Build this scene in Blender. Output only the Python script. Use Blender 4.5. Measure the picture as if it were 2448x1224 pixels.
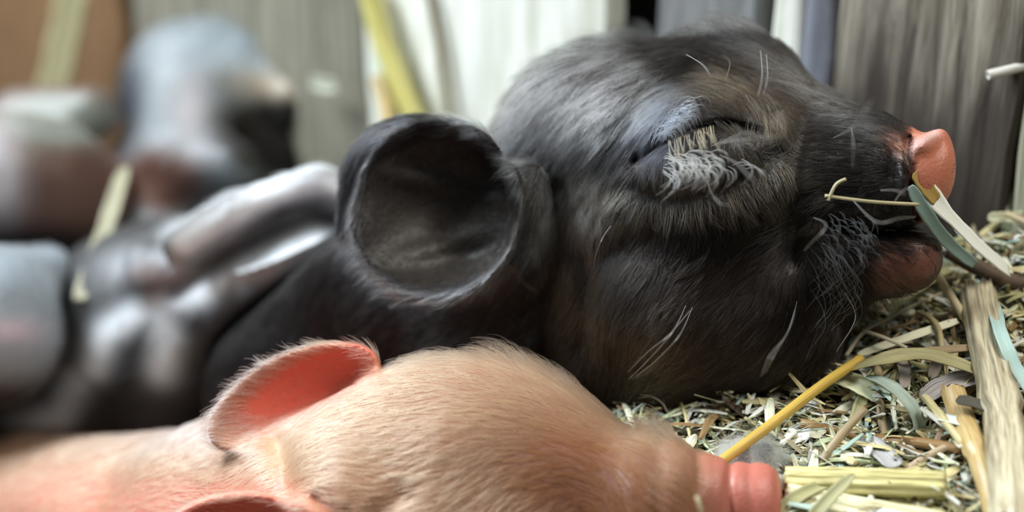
import bpy, math, random
import numpy as np
from mathutils import Vector, Matrix, kdtree
import openvdb

# ------------------------------------------------------------------ camera, light, exposure
sc = bpy.context.scene
for o in list(bpy.data.objects):
    bpy.data.objects.remove(o)
COL = sc.collection
W, H = 2448, 1224
F = 3122.0                      # focal length in pixels
TILT = math.radians(20.0)       # looking down
CAM_H = 0.13
cam_d = bpy.data.cameras.new('camera')
cam = bpy.data.objects.new('camera', cam_d)
COL.objects.link(cam)
cam.location = (0, 0, CAM_H)
cam.rotation_euler = (math.pi / 2 - TILT, 0, 0)
cam_d.sensor_width = 36.0
cam_d.lens = 36.0 * F / W
cam_d.clip_start = 0.005
cam_d.clip_end = 50
cam_d.dof.use_dof = True
cam_d.dof.focus_distance = 0.2475
cam_d.dof.aperture_fstop = 6.2
sc.camera = cam
sc.view_settings.view_transform = 'Standard'
sc.view_settings.look = 'None'
sc.view_settings.gamma = 1.0
sc.view_settings.exposure = 0.0
sc.view_settings.use_curve_mapping = False

RIGHT = np.array([1.0, 0, 0])
FWD = np.array([0, math.cos(TILT), -math.sin(TILT)])
UP = np.array([0, math.sin(TILT), math.cos(TILT)])
ORG = np.array([0, 0, CAM_H])

world = bpy.data.worlds.new('world')
sc.world = world
world.use_nodes = True
wn = world.node_tree
wn.nodes['Background'].inputs[0].default_value = (0.70, 0.77, 0.84, 1)
wn.nodes['Background'].inputs[1].default_value = 0.10


def area_light(name, loc, target, size, power, color):
    d = bpy.data.lights.new(name, 'AREA')
    d.shape = 'RECTANGLE'
    d.size, d.size_y = size
    d.energy = power
    d.color = color
    o = bpy.data.objects.new(name, d)
    COL.objects.link(o)
    o.location = loc
    o.rotation_euler = (Vector(target) - Vector(loc)).to_track_quat('-Z', 'Y').to_euler()
    return o


# daylight through the open barn door, up and to the left of the litter
area_light('daylight_from_barn_door', (-0.55, 0.42, 0.62), (0.02, 0.31, 0.02), (0.45, 0.35), 16, (0.86, 0.94, 1.0))
# softer daylight from high above the right side
area_light('daylight_from_above', (0.30, 0.05, 0.70), (0.08, 0.27, 0.0), (0.30, 0.30), 4.5, (1.0, 0.95, 0.86))

rng = np.random.default_rng(7)
random.seed(7)


# ------------------------------------------------------------------ helpers
def c2w(v):
    """camera-frame metres (right, up, depth) -> world"""
    v = np.asarray(v, float)
    return ORG + v[..., 0:1] * RIGHT + v[..., 1:2] * UP + v[..., 2:3] * FWD


def cf(px, py, d):
    """position in camera frame of the point seen at px,py at depth d"""
    return np.array([(px - W / 2) / F * d, (H / 2 - py) / F * d, d])


def P(px, py, d):
    return c2w(cf(px, py, d)[None])[0]


def rp(r, d):
    return r * d / F


def link(name, data, parent=None):
    o = bpy.data.objects.new(name, data)
    COL.objects.link(o)
    if parent is not None:
        o.parent = parent
    return o


def tag(o, label=None, cat=None, group=None, kind=None):
    if label: o['label'] = label
    if cat: o['category'] = cat
    if group: o['group'] = group
    if kind: o['kind'] = kind
    return o


def mesh_obj(name, verts, faces, mat, parent=None, smooth=True):
    me = bpy.data.meshes.new(name)
    verts = np.asarray(verts, float)
    me.from_pydata(verts.tolist(), [], [tuple(map(int, f)) for f in faces])
    if smooth:
        me.polygons.foreach_set('use_smooth', np.ones(len(me.polygons), bool))
    me.materials.append(mat)
    me.update()
    return link(name, me, parent)


def empty(name, loc):
    o = link(name, None)
    o.location = loc
    o.empty_display_size = 0.01
    return o


def adopt(child, root):
    """parent keeping world-space mesh coordinates"""
    child.parent = root
    child.matrix_parent_inverse = Matrix.Translation(root.location).inverted()
    return child


# ------------------------------------------------------------------ materials
def new_mat(name):
    m = bpy.data.materials.new(name)
    m.use_nodes = True
    nt = m.node_tree
    for n in list(nt.nodes): nt.nodes.remove(n)
    out = nt.nodes.new('ShaderNodeOutputMaterial')
    return m, nt, out


def N(nt, t, **kw):
    n = nt.nodes.new(t)
    for k, v in kw.items():
        if k.startswith('_'):
            setattr(n, k[1:], v)
        else:
            n.inputs[k.replace('0', ' ')].default_value = v
    return n


def skin_mat(name, rough=0.45, sss=0.0, spec=0.5, bump=0.3, scale=1500.0, coat=0.0, sscol=(1, .3, .15)):
    m, nt, out = new_mat(name)
    b = nt.nodes.new('ShaderNodeBsdfPrincipled')
    a = nt.nodes.new('ShaderNodeAttribute'); a.attribute_name = 'skin_color'
    nt.links.new(a.outputs['Color'], b.inputs['Base Color'])
    b.inputs['Roughness'].default_value = rough
    b.inputs['Specular IOR Level'].default_value = spec
    b.inputs['Coat Weight'].default_value = coat
    b.inputs['Coat Roughness'].default_value = 0.3
    if sss > 0:
        b.inputs['Subsurface Weight'].default_value = sss
        b.inputs['Subsurface Radius'].default_value = sscol
        b.inputs['Subsurface Scale'].default_value = 0.0025
    tc = nt.nodes.new('ShaderNodeTexCoord')
    nz = nt.nodes.new('ShaderNodeTexNoise'); nz.inputs['Scale'].default_value = scale; nz.inputs['Detail'].default_value = 4
    nt.links.new(tc.outputs['Object'], nz.inputs['Vector'])
    bp = nt.nodes.new('ShaderNodeBump'); bp.inputs['Strength'].default_value = bump; bp.inputs['Distance'].default_value = 0.0003
    nt.links.new(nz.outputs['Fac'], bp.inputs['Height'])
    nt.links.new(bp.outputs['Normal'], b.inputs['Normal'])
    nt.links.new(b.outputs[0], out.inputs[0])
    return m


def hair_mat(name, rough=0.35, rrough=0.4, ior=1.55):
    m, nt, out = new_mat(name)
    h = nt.nodes.new('ShaderNodeBsdfHairPrincipled')
    h.model = 'CHIANG'
    h.parametrization = 'COLOR'
    a = nt.nodes.new('ShaderNodeAttribute'); a.attribute_name = 'hair_color'
    nt.links.new(a.outputs['Color'], h.inputs['Color'])
    h.inputs['Roughness'].default_value = rough
    h.inputs['IOR'].default_value = ior
    h.inputs['Radial Roughness'].default_value = rrough
    nt.links.new(h.outputs[0], out.inputs[0])
    return m


_straw = {}


def straw_mat(col, col2=None, rough=0.4, streak=1.0):
    key = (tuple(round(c, 3) for c in col), None if col2 is None else tuple(col2), rough)
    if key in _straw: return _straw[key]
    if col2 is None: col2 = tuple(c * 0.42 for c in col)
    m, nt, out = new_mat('dry_straw')
    b = nt.nodes.new('ShaderNodeBsdfPrincipled')
    uv = nt.nodes.new('ShaderNodeUVMap'); uv.uv_map = 'UVMap'
    mp = nt.nodes.new('ShaderNodeMapping'); mp.inputs['Scale'].default_value = (14, 110, 1)
    nz = nt.nodes.new('ShaderNodeTexNoise'); nz.inputs['Scale'].default_value = 1.0; nz.inputs['Detail'].default_value = 3
    nt.links.new(uv.outputs[0], mp.inputs[0]); nt.links.new(mp.outputs[0], nz.inputs['Vector'])
    mp2 = nt.nodes.new('ShaderNodeMapping'); mp2.inputs['Scale'].default_value = (3, 45, 1)
    nz2 = nt.nodes.new('ShaderNodeTexNoise'); nz2.inputs['Scale'].default_value = 1.0; nz2.inputs['Detail'].default_value = 5
    nt.links.new(uv.outputs[0], mp2.inputs[0]); nt.links.new(mp2.outputs[0], nz2.inputs['Vector'])
    ad = nt.nodes.new('ShaderNodeMath'); ad.operation = 'MULTIPLY_ADD'; ad.inputs[1].default_value = 0.6
    nt.links.new(nz2.outputs['Fac'], ad.inputs[0]); nt.links.new(nz.outputs['Fac'], ad.inputs[2])
    cr = nt.nodes.new('ShaderNodeValToRGB')
    cr.color_ramp.elements[0].position = 0.55; cr.color_ramp.elements[0].color = (*col2, 1)
    cr.color_ramp.elements[1].position = 0.95; cr.color_ramp.elements[1].color = (*col, 1)
    nt.links.new(ad.outputs[0], cr.inputs[0])
    nt.links.new(cr.outputs[0], b.inputs['Base Color'])
    b.inputs['Roughness'].default_value = rough
    bp = nt.nodes.new('ShaderNodeBump'); bp.inputs['Strength'].default_value = 0.5; bp.inputs['Distance'].default_value = 0.0002
    nt.links.new(nz.outputs['Fac'], bp.inputs['Height']); nt.links.new(bp.outputs[0], b.inputs['Normal'])
    nt.links.new(b.outputs[0], out.inputs[0])
    _straw[key] = m
    return m


def wood_mat(name, c_dark, c_light, c_stain, rough=0.75, seed=0.0, stain=0.45, soil_shade=None):
    m, nt, out = new_mat(name)
    b = nt.nodes.new('ShaderNodeBsdfPrincipled')
    tc = nt.nodes.new('ShaderNodeTexCoord')
    mp = nt.nodes.new('ShaderNodeMapping'); mp.inputs['Scale'].default_value = (260, 260, 22); mp.inputs['Location'].default_value = (seed, seed * 2, seed * 3)
    nt.links.new(tc.outputs['Object'], mp.inputs[0])
    nz = nt.nodes.new('ShaderNodeTexNoise'); nz.inputs['Scale'].default_value = 1.0; nz.inputs['Detail'].default_value = 6; nz.inputs['Roughness'].default_value = 0.65; nz.inputs['Distortion'].default_value = 0.4
    nt.links.new(mp.outputs[0], nz.inputs['Vector'])
    cr = nt.nodes.new('ShaderNodeValToRGB')
    cr.color_ramp.elements[0].position = 0.36; cr.color_ramp.elements[0].color = (*c_dark, 1)
    cr.color_ramp.elements[1].position = 0.62; cr.color_ramp.elements[1].color = (*c_light, 1)
    nt.links.new(nz.outputs['Fac'], cr.inputs[0])
    mp2 = nt.nodes.new('ShaderNodeMapping'); mp2.inputs['Scale'].default_value = (60, 60, 18); mp2.inputs['Location'].default_value = (seed * 5, 1, seed)
    nt.links.new(tc.outputs['Object'], mp2.inputs[0])
    n2 = nt.nodes.new('ShaderNodeTexNoise'); n2.inputs['Scale'].default_value = 1.0; n2.inputs['Detail'].default_value = 3
    nt.links.new(mp2.outputs[0], n2.inputs['Vector'])
    cr2 = nt.nodes.new('ShaderNodeValToRGB')
    cr2.color_ramp.elements[0].position = 0.45; cr2.color_ramp.elements[0].color = (0, 0, 0, 1)
    cr2.color_ramp.elements[1].position = 0.72; cr2.color_ramp.elements[1].color = (stain, stain, stain, 1)
    nt.links.new(n2.outputs['Fac'], cr2.inputs[0])
    mx = nt.nodes.new('ShaderNodeMix'); mx.data_type = 'RGBA'
    nt.links.new(cr2.outputs[0], mx.inputs['Factor'])
    nt.links.new(cr.outputs[0], mx.inputs[6]); mx.inputs[7].default_value = (*c_stain, 1)
    fin = mx.outputs[2]
    if soil_shade:
        # soil and head shadow painted on the foot of the board, ragged upper edge
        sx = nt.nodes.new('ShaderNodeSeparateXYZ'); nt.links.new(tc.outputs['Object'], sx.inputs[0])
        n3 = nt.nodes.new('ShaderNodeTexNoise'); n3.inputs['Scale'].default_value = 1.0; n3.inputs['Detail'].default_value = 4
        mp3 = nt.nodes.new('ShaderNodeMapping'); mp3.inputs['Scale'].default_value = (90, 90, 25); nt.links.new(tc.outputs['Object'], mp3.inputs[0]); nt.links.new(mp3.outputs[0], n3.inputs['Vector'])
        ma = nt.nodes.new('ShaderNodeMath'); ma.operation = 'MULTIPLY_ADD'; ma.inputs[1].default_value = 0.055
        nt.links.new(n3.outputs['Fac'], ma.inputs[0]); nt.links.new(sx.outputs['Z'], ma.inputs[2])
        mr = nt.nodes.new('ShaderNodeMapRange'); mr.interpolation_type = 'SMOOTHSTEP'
        mr.inputs['From Min'].default_value = soil_shade[0]; mr.inputs['From Max'].default_value = soil_shade[1]
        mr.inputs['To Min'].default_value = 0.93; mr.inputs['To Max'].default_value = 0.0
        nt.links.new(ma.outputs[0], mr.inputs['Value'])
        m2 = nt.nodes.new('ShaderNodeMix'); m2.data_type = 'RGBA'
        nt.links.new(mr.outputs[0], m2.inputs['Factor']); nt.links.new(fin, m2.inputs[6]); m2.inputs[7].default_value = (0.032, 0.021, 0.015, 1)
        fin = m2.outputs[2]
    nt.links.new(fin, b.inputs['Base Color'])
    b.inputs['Roughness'].default_value = rough
    bp = nt.nodes.new('ShaderNodeBump'); bp.inputs['Strength'].default_value = 0.7; bp.inputs['Distance'].default_value = 0.0012
    nt.links.new(nz.outputs['Fac'], bp.inputs['Height']); nt.links.new(bp.outputs[0], b.inputs['Normal'])
    nt.links.new(b.outputs[0], out.inputs[0])
    return m


# ------------------------------------------------------------------ implicit surfaces (camera-frame metres)
class Field:
    def __init__(self, lo, hi, vox):
        self.vox = vox
        self.lo = np.array(lo, float)
        n = np.ceil((np.array(hi) - self.lo) / vox).astype(int) + 1
        self.x = (self.lo[0] + vox * np.arange(n[0])).astype(np.float32)[:, None, None]
        self.y = (self.lo[1] + vox * np.arange(n[1])).astype(np.float32)[None, :, None]
        self.z = (self.lo[2] + vox * np.arange(n[2])).astype(np.float32)[None, None, :]
        self.d = np.full(n, 1.0, np.float32)

    @staticmethod
    def smin(a, b, k):
        h = np.clip(0.5 + 0.5 * (b - a) / k, 0, 1)
        return b * (1 - h) + a * h - k * h * (1 - h)

    def _sub(self, c, r):
        sl = []
        for i, ax in enumerate((self.x, self.y, self.z)):
            n = ax.size
            i0 = int(max(0, math.floor((c[0][i] - r - self.lo[i]) / self.vox)))
            i1 = int(min(n, math.ceil((c[1][i] + r - self.lo[i]) / self.vox) + 1))
            if i1 <= i0: return None
            sl.append(slice(i0, i1))
        return tuple(sl)

    def _axes(self, sl):
        return self.x[sl[0]], self.y[:, sl[1]], self.z[:, :, sl[2]]

    def cone(self, a, ra, b, rb, k=0.004, op='add'):
        a = np.array(a); b = np.array(b)
        sl = self._sub((np.minimum(a, b), np.maximum(a, b)), max(ra, rb) + 3 * k + 0.004)
        if sl is None: return
        X, Y, Z = self._axes(sl)
        ab = b - a; L = float(ab @ ab) + 1e-12
        t = np.clip(((X - a[0]) * ab[0] + (Y - a[1]) * ab[1] + (Z - a[2]) * ab[2]) / L, 0, 1)
        d = np.sqrt((X - a[0] - t * ab[0]) ** 2 + (Y - a[1] - t * ab[1]) ** 2 + (Z - a[2] - t * ab[2]) ** 2) - (ra + (rb - ra) * t)
        self._op(sl, d, k, op)

    def ell(self, c, r, R=None, k=0.004, op='add'):
        c = np.array(c); r = np.array(r, float)
        sl = self._sub((c, c), r.max() + 3 * k + 0.004)
        if sl is None: return
        X, Y, Z = self._axes(sl)
        X = X - c[0]; Y = Y - c[1]; Z = Z - c[2]
        if R is None: R = np.eye(3)
        u = (R[0, 0] * X + R[0, 1] * Y + R[0, 2] * Z)
        v = (R[1, 0] * X + R[1, 1] * Y + R[1, 2] * Z)
        w = (R[2, 0] * X + R[2, 1] * Y + R[2, 2] * Z)
        k0 = np.sqrt((u / r[0]) ** 2 + (v / r[1]) ** 2 + (w / r[2]) ** 2)
        k1 = np.sqrt((u / r[0] ** 2) ** 2 + (v / r[1] ** 2) ** 2 + (w / r[2] ** 2) ** 2) + 1e-6
        self._op(sl, k0 * (k0 - 1) / k1, k, op)

    def bowl(self, c, U, V, A, B, depth, t, k=0.003, deep=(0.0, 0.0), pinch=0.0):
        """cupped ear: a thin bowl; U,V unit axes of its rim ellipse; opens along -(U x V) towards the viewer"""
        c = np.array(c); U = np.array(U, float); U /= np.linalg.norm(U)
        V = np.array(V, float); V -= U * (U @ V); V /= np.linalg.norm(V)
        Nn = np.cross(U, V)
        if Nn[2] < 0: Nn = -Nn            # away from viewer
        R = max(A, B) + depth + 0.005
        sl = self._sub((c, c), R)
        if sl is None: return
        X, Y, Z = self._axes(sl)
        X = X - c[0]; Y = Y - c[1]; Z = Z - c[2]
        u = (U[0] * X + U[1] * Y + U[2] * Z); v = (V[0] * X + V[1] * Y + V[2] * Z); w = (Nn[0] * X + Nn[1] * Y + Nn[2] * Z)
        us, vs = u / A, v / B * (1 + pinch * u / A)
        rho = np.sqrt(us ** 2 + vs ** 2)
        rr = np.clip(rho, 0, 1.2)
        uu, vv = us - deep[0], vs - deep[1]
        zs = depth * (1 - rr ** 2.6) - 0.10 * depth * 0
        zs = zs * (1 + 0.8 * (us * deep[0] + vs * deep[1]))
        slope = 2.6 * depth * rr ** 1.6 / min(A, B)
        dd = np.abs(w - zs) / np.sqrt(1 + slope ** 2) - t
        edge = (rho - 1) * min(A, B)
        d = np.where(edge > 0, np.sqrt(np.maximum(dd + t, 0) ** 2 + edge ** 2) - t, dd)
        self._op(sl, d.astype(np.float32), k, 'add')

    def _op(self, sl, d, k, op):
        cur = self.d[sl]
        if op == 'add':
            self.d[sl] = self.smin(cur, d, k)
        else:
            self.d[sl] = -self.smin(-cur, d, k)

    def band(self, w=0.006):
        idx = np.nonzero(np.abs(self.d) < w)
        p = np.stack([self.x[idx[0], 0, 0], self.y[0, idx[1], 0], self.z[0, 0, idx[2]]], 1)
        return idx, p

    def mesh(self):
        g = openvdb.FloatGrid(1.0)
        g.copyFromArray(np.clip(self.d, -4 * self.vox, 4 * self.vox) )
        pts, quads = g.convertToQuads(0.0)
        return pts.astype(np.float64) * self.vox + self.lo, quads


def proj(p):
    return p[:, 0] / p[:, 2] * F + W / 2, H / 2 - p[:, 1] / p[:, 2] * F


def dpoly(px, py, pts):
    """distance in pixels to a polyline"""
    best = np.full(px.shape, 1e9)
    for (ax, ay), (bx, by) in zip(pts[:-1], pts[1:]):
        vx, vy = bx - ax, by - ay
        t = np.clip(((px - ax) * vx + (py - ay) * vy) / (vx * vx + vy * vy + 1e-9), 0, 1)
        best = np.minimum(best, (px - ax - t * vx) ** 2 + (py - ay - t * vy) ** 2)
    return np.sqrt(best)


def blob(px, py, cx, cy, rx, ry, ang=0.0, p=2.0):
    a = math.radians(ang)
    u = ((px - cx) * math.cos(a) + (py - cy) * math.sin(a)) / rx
    v = (-(px - cx) * math.sin(a) + (py - cy) * math.cos(a)) / ry
    return np.exp(-(u * u + v * v) ** (p / 2))


def vnoise(p, s, seed=0):
    """cheap smooth pseudo noise in -1..1"""
    r = np.random.default_rng(seed)
    out = np.zeros(len(p))
    for i in range(6):
        k = r.normal(size=3); k *= s * (0.7 + 0.6 * r.random()) / np.linalg.norm(k)
        out += np.sin(p @ k + r.random() * 6.28)
    return out / 3.2


def body_from_field(name, fld, grooves, color_fn, mat, parent, zmax):
    """grooves: (polyline, half width px, depth m [+ in, - out]) carved on the side nearer than zmax"""
    idx, p = fld.band()
    px, py = proj(p)
    front = np.clip((zmax - p[:, 2]) / 0.004, 0, 1)
    add = np.zeros(len(p))
    for g in grooves:
        if g[0] == 'bump':
            _, cx, cy, rx, ry, ang, h = g
            add -= h * blob(px, py, cx, cy, rx, ry, ang)
        else:
            pts, w, dep = g
            dd = dpoly(px, py, pts)
            add += dep * np.exp(-(dd / w) ** 2)
    add = add * front
    add += 0.00025 * vnoise(p, 420, 3) + 0.0004 * vnoise(p, 160, 4)
    fld.d[idx] += add.astype(np.float32)
    v, q = fld.mesh()
    # keep largest-scale orientation outward
    me = bpy.data.meshes.new(name)
    wv = c2w(v)
    me.vertices.add(len(wv)); me.vertices.foreach_set('co', wv.ravel())
    me.loops.add(len(q) * 4); me.loops.foreach_set('vertex_index', q.ravel().astype(np.int32))
    me.polygons.add(len(q)); me.polygons.foreach_set('loop_start', (np.arange(len(q)) * 4).astype(np.int32))
    me.polygons.foreach_set('use_smooth', np.ones(len(q), bool))
    me.update(calc_edges=True)
    # orientation check
    nn = np.zeros(len(q) * 3); me.polygons.foreach_get('normal', nn); nn = nn.reshape(-1, 3)
    cc = wv[q].mean(1)
    vol = np.sum(nn * (cc - wv.mean(0)))
    if vol < 0:
        me.flip_normals()
    me.materials.append(mat)
    px, py = proj(v)
    colr = color_fn(px, py, v)
    at = me.color_attributes.new('skin_color', 'FLOAT_COLOR', 'POINT')
    at.data.foreach_set('color', np.concatenate([colr, np.ones((len(colr), 1))], 1).ravel().astype(np.float32))
    o = link(name, me)
    adopt(o, parent)
    return o


def tangent_dirs(px, py, ctrl, sigma):
    """blend of control directions (px, py, dx, dy) in the picture's plane"""
    c = np.array(ctrl, float)
    dx = np.zeros(len(px)); dy = np.zeros(len(px)); ws = np.full(len(px), 1e-9)
    for x, y, a, b in c:
        w = 1.0 / (((px - x) ** 2 + (py - y) ** 2) / sigma ** 2 + 0.15) ** 2
        l = math.hypot(a, b)
        dx += w * a / l; dy += w * b / l; ws += w
    return dx / ws, dy / ws


def grow_fur(name, body, parent, mat, n, ctrl, sigma, length, color, density=None, lift=0.35, radius=3.2e-5,
             clump=0.5, nclump=6000, segs=6, jitter=0.25, seed=1, depth_dir=0.0, curl=0.0, back=-0.45, split=None):
    r = np.random.default_rng(seed)
    me = body.data
    me.calc_loop_triangles()
    nt = len(me.loop_triangles)
    tv = np.zeros(nt * 3, np.int32); me.loop_triangles.foreach_get('vertices', tv); tv = tv.reshape(-1, 3)
    co = np.zeros(len(me.vertices) * 3); me.vertices.foreach_get('co', co); co = co.reshape(-1, 3)
    no = np.zeros(len(me.vertices) * 3); me.vertices.foreach_get('normal', no); no = no.reshape(-1, 3)
    a, b, c = co[tv[:, 0]], co[tv[:, 1]], co[tv[:, 2]]
    area = np.linalg.norm(np.cross(b - a, c - a), axis=1)
    cen = (a + b + c) / 3
    tn = no[tv].mean(1); tn /= np.linalg.norm(tn, axis=1, keepdims=True) + 1e-12
    rel = cen - ORG
    camp = np.stack([rel @ RIGHT, rel @ UP, rel @ FWD], 1)
    px, py = proj(camp)
    view = -rel / np.linalg.norm(rel, axis=1, keepdims=True)
    facing = (tn * view).sum(1)
    w = area * (facing > back) * (px > -250) * (px < W + 150) * (py < H + 220) * (py > -200)
    if density is not None: w = w * np.clip(density(px, py, camp), 0, None)
    w /= w.sum()
    ti = r.choice(nt, n, p=w)
    u = r.random((n, 2)); s = np.sqrt(u[:, :1]); bu = 1 - s; bv = s * (1 - u[:, 1:]); bw = s * u[:, 1:]
    root = a[ti] * bu + b[ti] * bv + c[ti] * bw
    nor = no[tv[ti, 0]] * bu + no[tv[ti, 1]] * bv + no[tv[ti, 2]] * bw
    nor /= np.linalg.norm(nor, axis=1, keepdims=True) + 1e-12
    rel = root - ORG
    camp = np.stack([rel @ RIGHT, rel @ UP, rel @ FWD], 1)
    px, py = proj(camp)

    def along(pos_px, pos_py, nrm):
        dx, dy = tangent_dirs(pos_px, pos_py, ctrl, sigma)
        D = dx[:, None] * RIGHT - dy[:, None] * UP + depth_dir * FWD
        D = D - nrm * (D * nrm).sum(1, keepdims=True)
        return D / (np.linalg.norm(D, axis=1, keepdims=True) + 1e-9)
    T = along(px, py, nor)
    T += r.normal(size=T.shape) * jitter
    T -= nor * (T * nor).sum(1, keepdims=True); T /= np.linalg.norm(T, axis=1, keepdims=True) + 1e-9
    L = (length(px, py, camp) if callable(length) else np.full(n, length)) * (0.6 + 0.7 * r.random(n))
    lf = (lift(px, py, camp) if callable(lift) else np.full(n, lift)) * (0.6 + 0.8 * r.random(n))
    side = np.cross(T, nor) * (r.normal(size=(n, 1)) * curl)
    t = np.linspace(0, 1, segs)[None, :, None]
    Lk = L[:, None, None]; lk = lf[:, None, None]
    pts = root[:, None] + Lk * (t * T[:, None] * (1 - 0.25 * lk * (1 - t)) + nor[:, None] * lk * (t - 0.55 * t * t) + side[:, None] * t * t)
    pts = pts + Lk * 0.22 * (t ** 2) * np.array([0, 0, -0.35])[None, None]
    if clump > 0 and nclump:
        ci = r.choice(n, min(nclump, n), replace=False)
        kd = kdtree.KDTree(len(ci))
        for j, i in enumerate(ci): kd.insert(root[i], j)
        kd.balance()
        near = np.fromiter((kd.find(rt)[1] for rt in root), np.int64, n)
        g = pts[ci[near]]
        cl = clump * (0.5 + 0.5 * r.random((n, 1, 1)))
        off = (root - root[ci[near]])[:, None]
        pts = pts * (1 - cl * t ** 1.3) + (g + off * (1 - t * 0.8)) * (cl * t ** 1.3)
    colr = color(px, py, camp, r)
    hc = bpy.data.hair_curves.new(name)
    hc.add_curves([segs] * n)
    hc.position_data.foreach_set('vector', pts.astype(np.float32).ravel())
    rad = radius * (0.7 + 0.6 * r.random(n))[:, None] * (1 - 0.75 * np.linspace(0, 1, segs) ** 1.5)[None]
    ra = hc.attributes.get('radius') or hc.attributes.new('radius', 'FLOAT', 'POINT')
    ra.data.foreach_set('value', rad.astype(np.float32).ravel())
    ca = hc.attributes.new('hair_color', 'FLOAT_COLOR', 'CURVE')
    ca.data.foreach_set('color', np.concatenate([np.clip(colr, 0.001, 1), np.ones((n, 1))], 1).astype(np.float32).ravel())
    hc.materials.append(mat)
    o = link(name, hc)
    adopt(o, parent)
    return o


def strands(name, parent, mat, lines, radius, color, segs=10):
    """individual long hairs given as world-space control polylines"""
    hc = bpy.data.hair_curves.new(name)
    hc.add_curves([segs] * len(lines))
    allp = []
    for ln in lines:
        ln = np.array(ln); n = len(ln)
        tt = np.linspace(0, n - 1, segs); out = []
        for t in tt:
            i = min(int(t), n - 2); f = t - i
            p0 = ln[max(i - 1, 0)]; p1 = ln[i]; p2 = ln[i + 1]; p3 = ln[min(i + 2, n - 1)]
            out.append(0.5 * ((2 * p1) + (-p0 + p2) * f + (2 * p0 - 5 * p1 + 4 * p2 - p3) * f * f + (-p0 + 3 * p1 - 3 * p2 + p3) * f ** 3))
        allp.append(out)
    hc.position_data.foreach_set('vector', np.array(allp, np.float32).ravel())
    ra = hc.attributes.get('radius') or hc.attributes.new('radius', 'FLOAT', 'POINT')
    rad = np.tile(radius * (1 - 0.7 * np.linspace(0, 1, segs) ** 2), (len(lines), 1))
    ra.data.foreach_set('value', rad.astype(np.float32).ravel())
    ca = hc.attributes.new('hair_color', 'FLOAT_COLOR', 'CURVE')
    col = np.tile(np.array([*color, 1.0], np.float32), (len(lines), 1))
    col[:, :3] *= (0.7 + 0.5 * rng.random((len(lines), 1)))
    ca.data.foreach_set('color', col.astype(np.float32).ravel())
    hc.materials.append(mat)
    o = link(name, hc)
    adopt(o, parent)
    return o


def lerpc(base, col, w):
    return base * (1 - w[:, None]) + np.array(col)[None] * w[:, None]


# ================================================================== SETTING
# wall line on the ground plan, from right (near) to left (far)
WA = P(2330, 600, 0.292)[:2]
WB = P(900, 150, 0.43)[:2]
wdir = (WB - WA) / np.linalg.norm(WB - WA)      # to the left and away
wnor = np.array([wdir[1], -wdir[0]])
if wnor @ (-WA) < 0: wnor = -wnor               # faces the camera side


def wall_hit(px, py, off=0.0):
    """point of the wall plane (moved off metres towards the room) seen at px,py"""
    ray = (px - W / 2) / F * RIGHT + (H / 2 - py) / F * UP + FWD
    q = WA + wnor * off
    t = ((q - ORG[:2]) @ wnor) / (ray[:2] @ wnor)
    return ORG + ray * t


def wall_s(px, py=80):
    return (wall_hit(px, py)[:2] - WA) @ wdir


def plank(s0, s1, off, th, mat, name='plank', lean=0.0, z0=-0.075, z1=0.50):
    """a board with slightly wavy edges and worn arrises"""
    nz = 40
    vs, fs = [], []
    rr = random.Random(int(s0 * 1e5))
    ph = [rr.random() * 6 for _ in range(4)]
    for i in range(nz + 1):
        z = z0 + (z1 - z0) * i / nz
        w1 = 0.0006 * math.sin(z * 60 + ph[0]) + 0.0004 * math.sin(z * 170 + ph[1])
        w2 = 0.0006 * math.sin(z * 55 + ph[2]) + 0.0004 * math.sin(z * 150 + ph[3])
        a, b = s0 + w1 + lean * z, s1 + w2 + lean * z
        ring = []
        e = 0.0012
        for (s, o) in ((a, -th), (a, -e), (a + e, 0), (a + (b - a) * .3, 0.0004), (a + (b - a) * .7, 0.0004), (b - e, 0), (b, -e), (b, -th)):
            p = WA + wdir * s + wnor * (off + o)
            ring.append((p[0], p[1], z))
        vs += ring
    m = 8
    for i in range(nz):
        for j in range(m):
            k = (j + 1) % m
            fs.append((i * m + j, i * m + k, (i + 1) * m + k, (i + 1) * m + j))
    fs.append(tuple(range(m))); fs.append(tuple(nz * m + j for j in range(m)))
    me = bpy.data.meshes.new(name)
    me.from_pydata(vs, [], fs)
    me.materials.append(mat)
    me.update()
    return me


wall_root = empty('wall_back', (WA[0], WA[1], 0))
tag(wall_root, 'rough vertical board wall behind the piglets', kind='structure')
M_pale = wood_mat('pale_wood', (0.62, 0.62, 0.50), (0.95, 0.95, 0.88), (0.72, 0.76, 0.68), seed=1, stain=.5)
M_weath = wood_mat('weathered_wood', (0.08, 0.066, 0.05), (0.50, 0.45, 0.35), (0.13, 0.10, 0.07), seed=4, stain=.75, soil_shade=(.080, .118))
M_grey = wood_mat('grey_wood', (0.10, 0.10, 0.10), (0.30, 0.31, 0.31), (0.16, 0.14, 0.12), seed=8)
M_khaki = wood_mat('khaki_wood', (0.12, 0.11, 0.08), (0.30, 0.28, 0.21), (0.17, 0.16, 0.12), seed=12)
M_brown = wood_mat('brown_wood', (0.13, 0.065, 0.025), (0.26, 0.14, 0.06), (0.11, 0.07, 0.03), seed=15)
M_dark = wood_mat('dark_wood', (0.015, 0.011, 0.008), (0.04, 0.03, 0.022), (0.02, 0.015, 0.01), seed=19)
M_light2 = wood_mat('mossy_wood', (0.20, 0.19, 0.13), (0.45, 0.44, 0.33), (0.3, 0.3, 0.2), seed=23)
M_blue = wood_mat('bluish_grey_wood', (0.12, 0.125, 0.15), (0.25, 0.26, 0.31), (0.2, 0.2, 0.22), seed=25, stain=.3)
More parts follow.
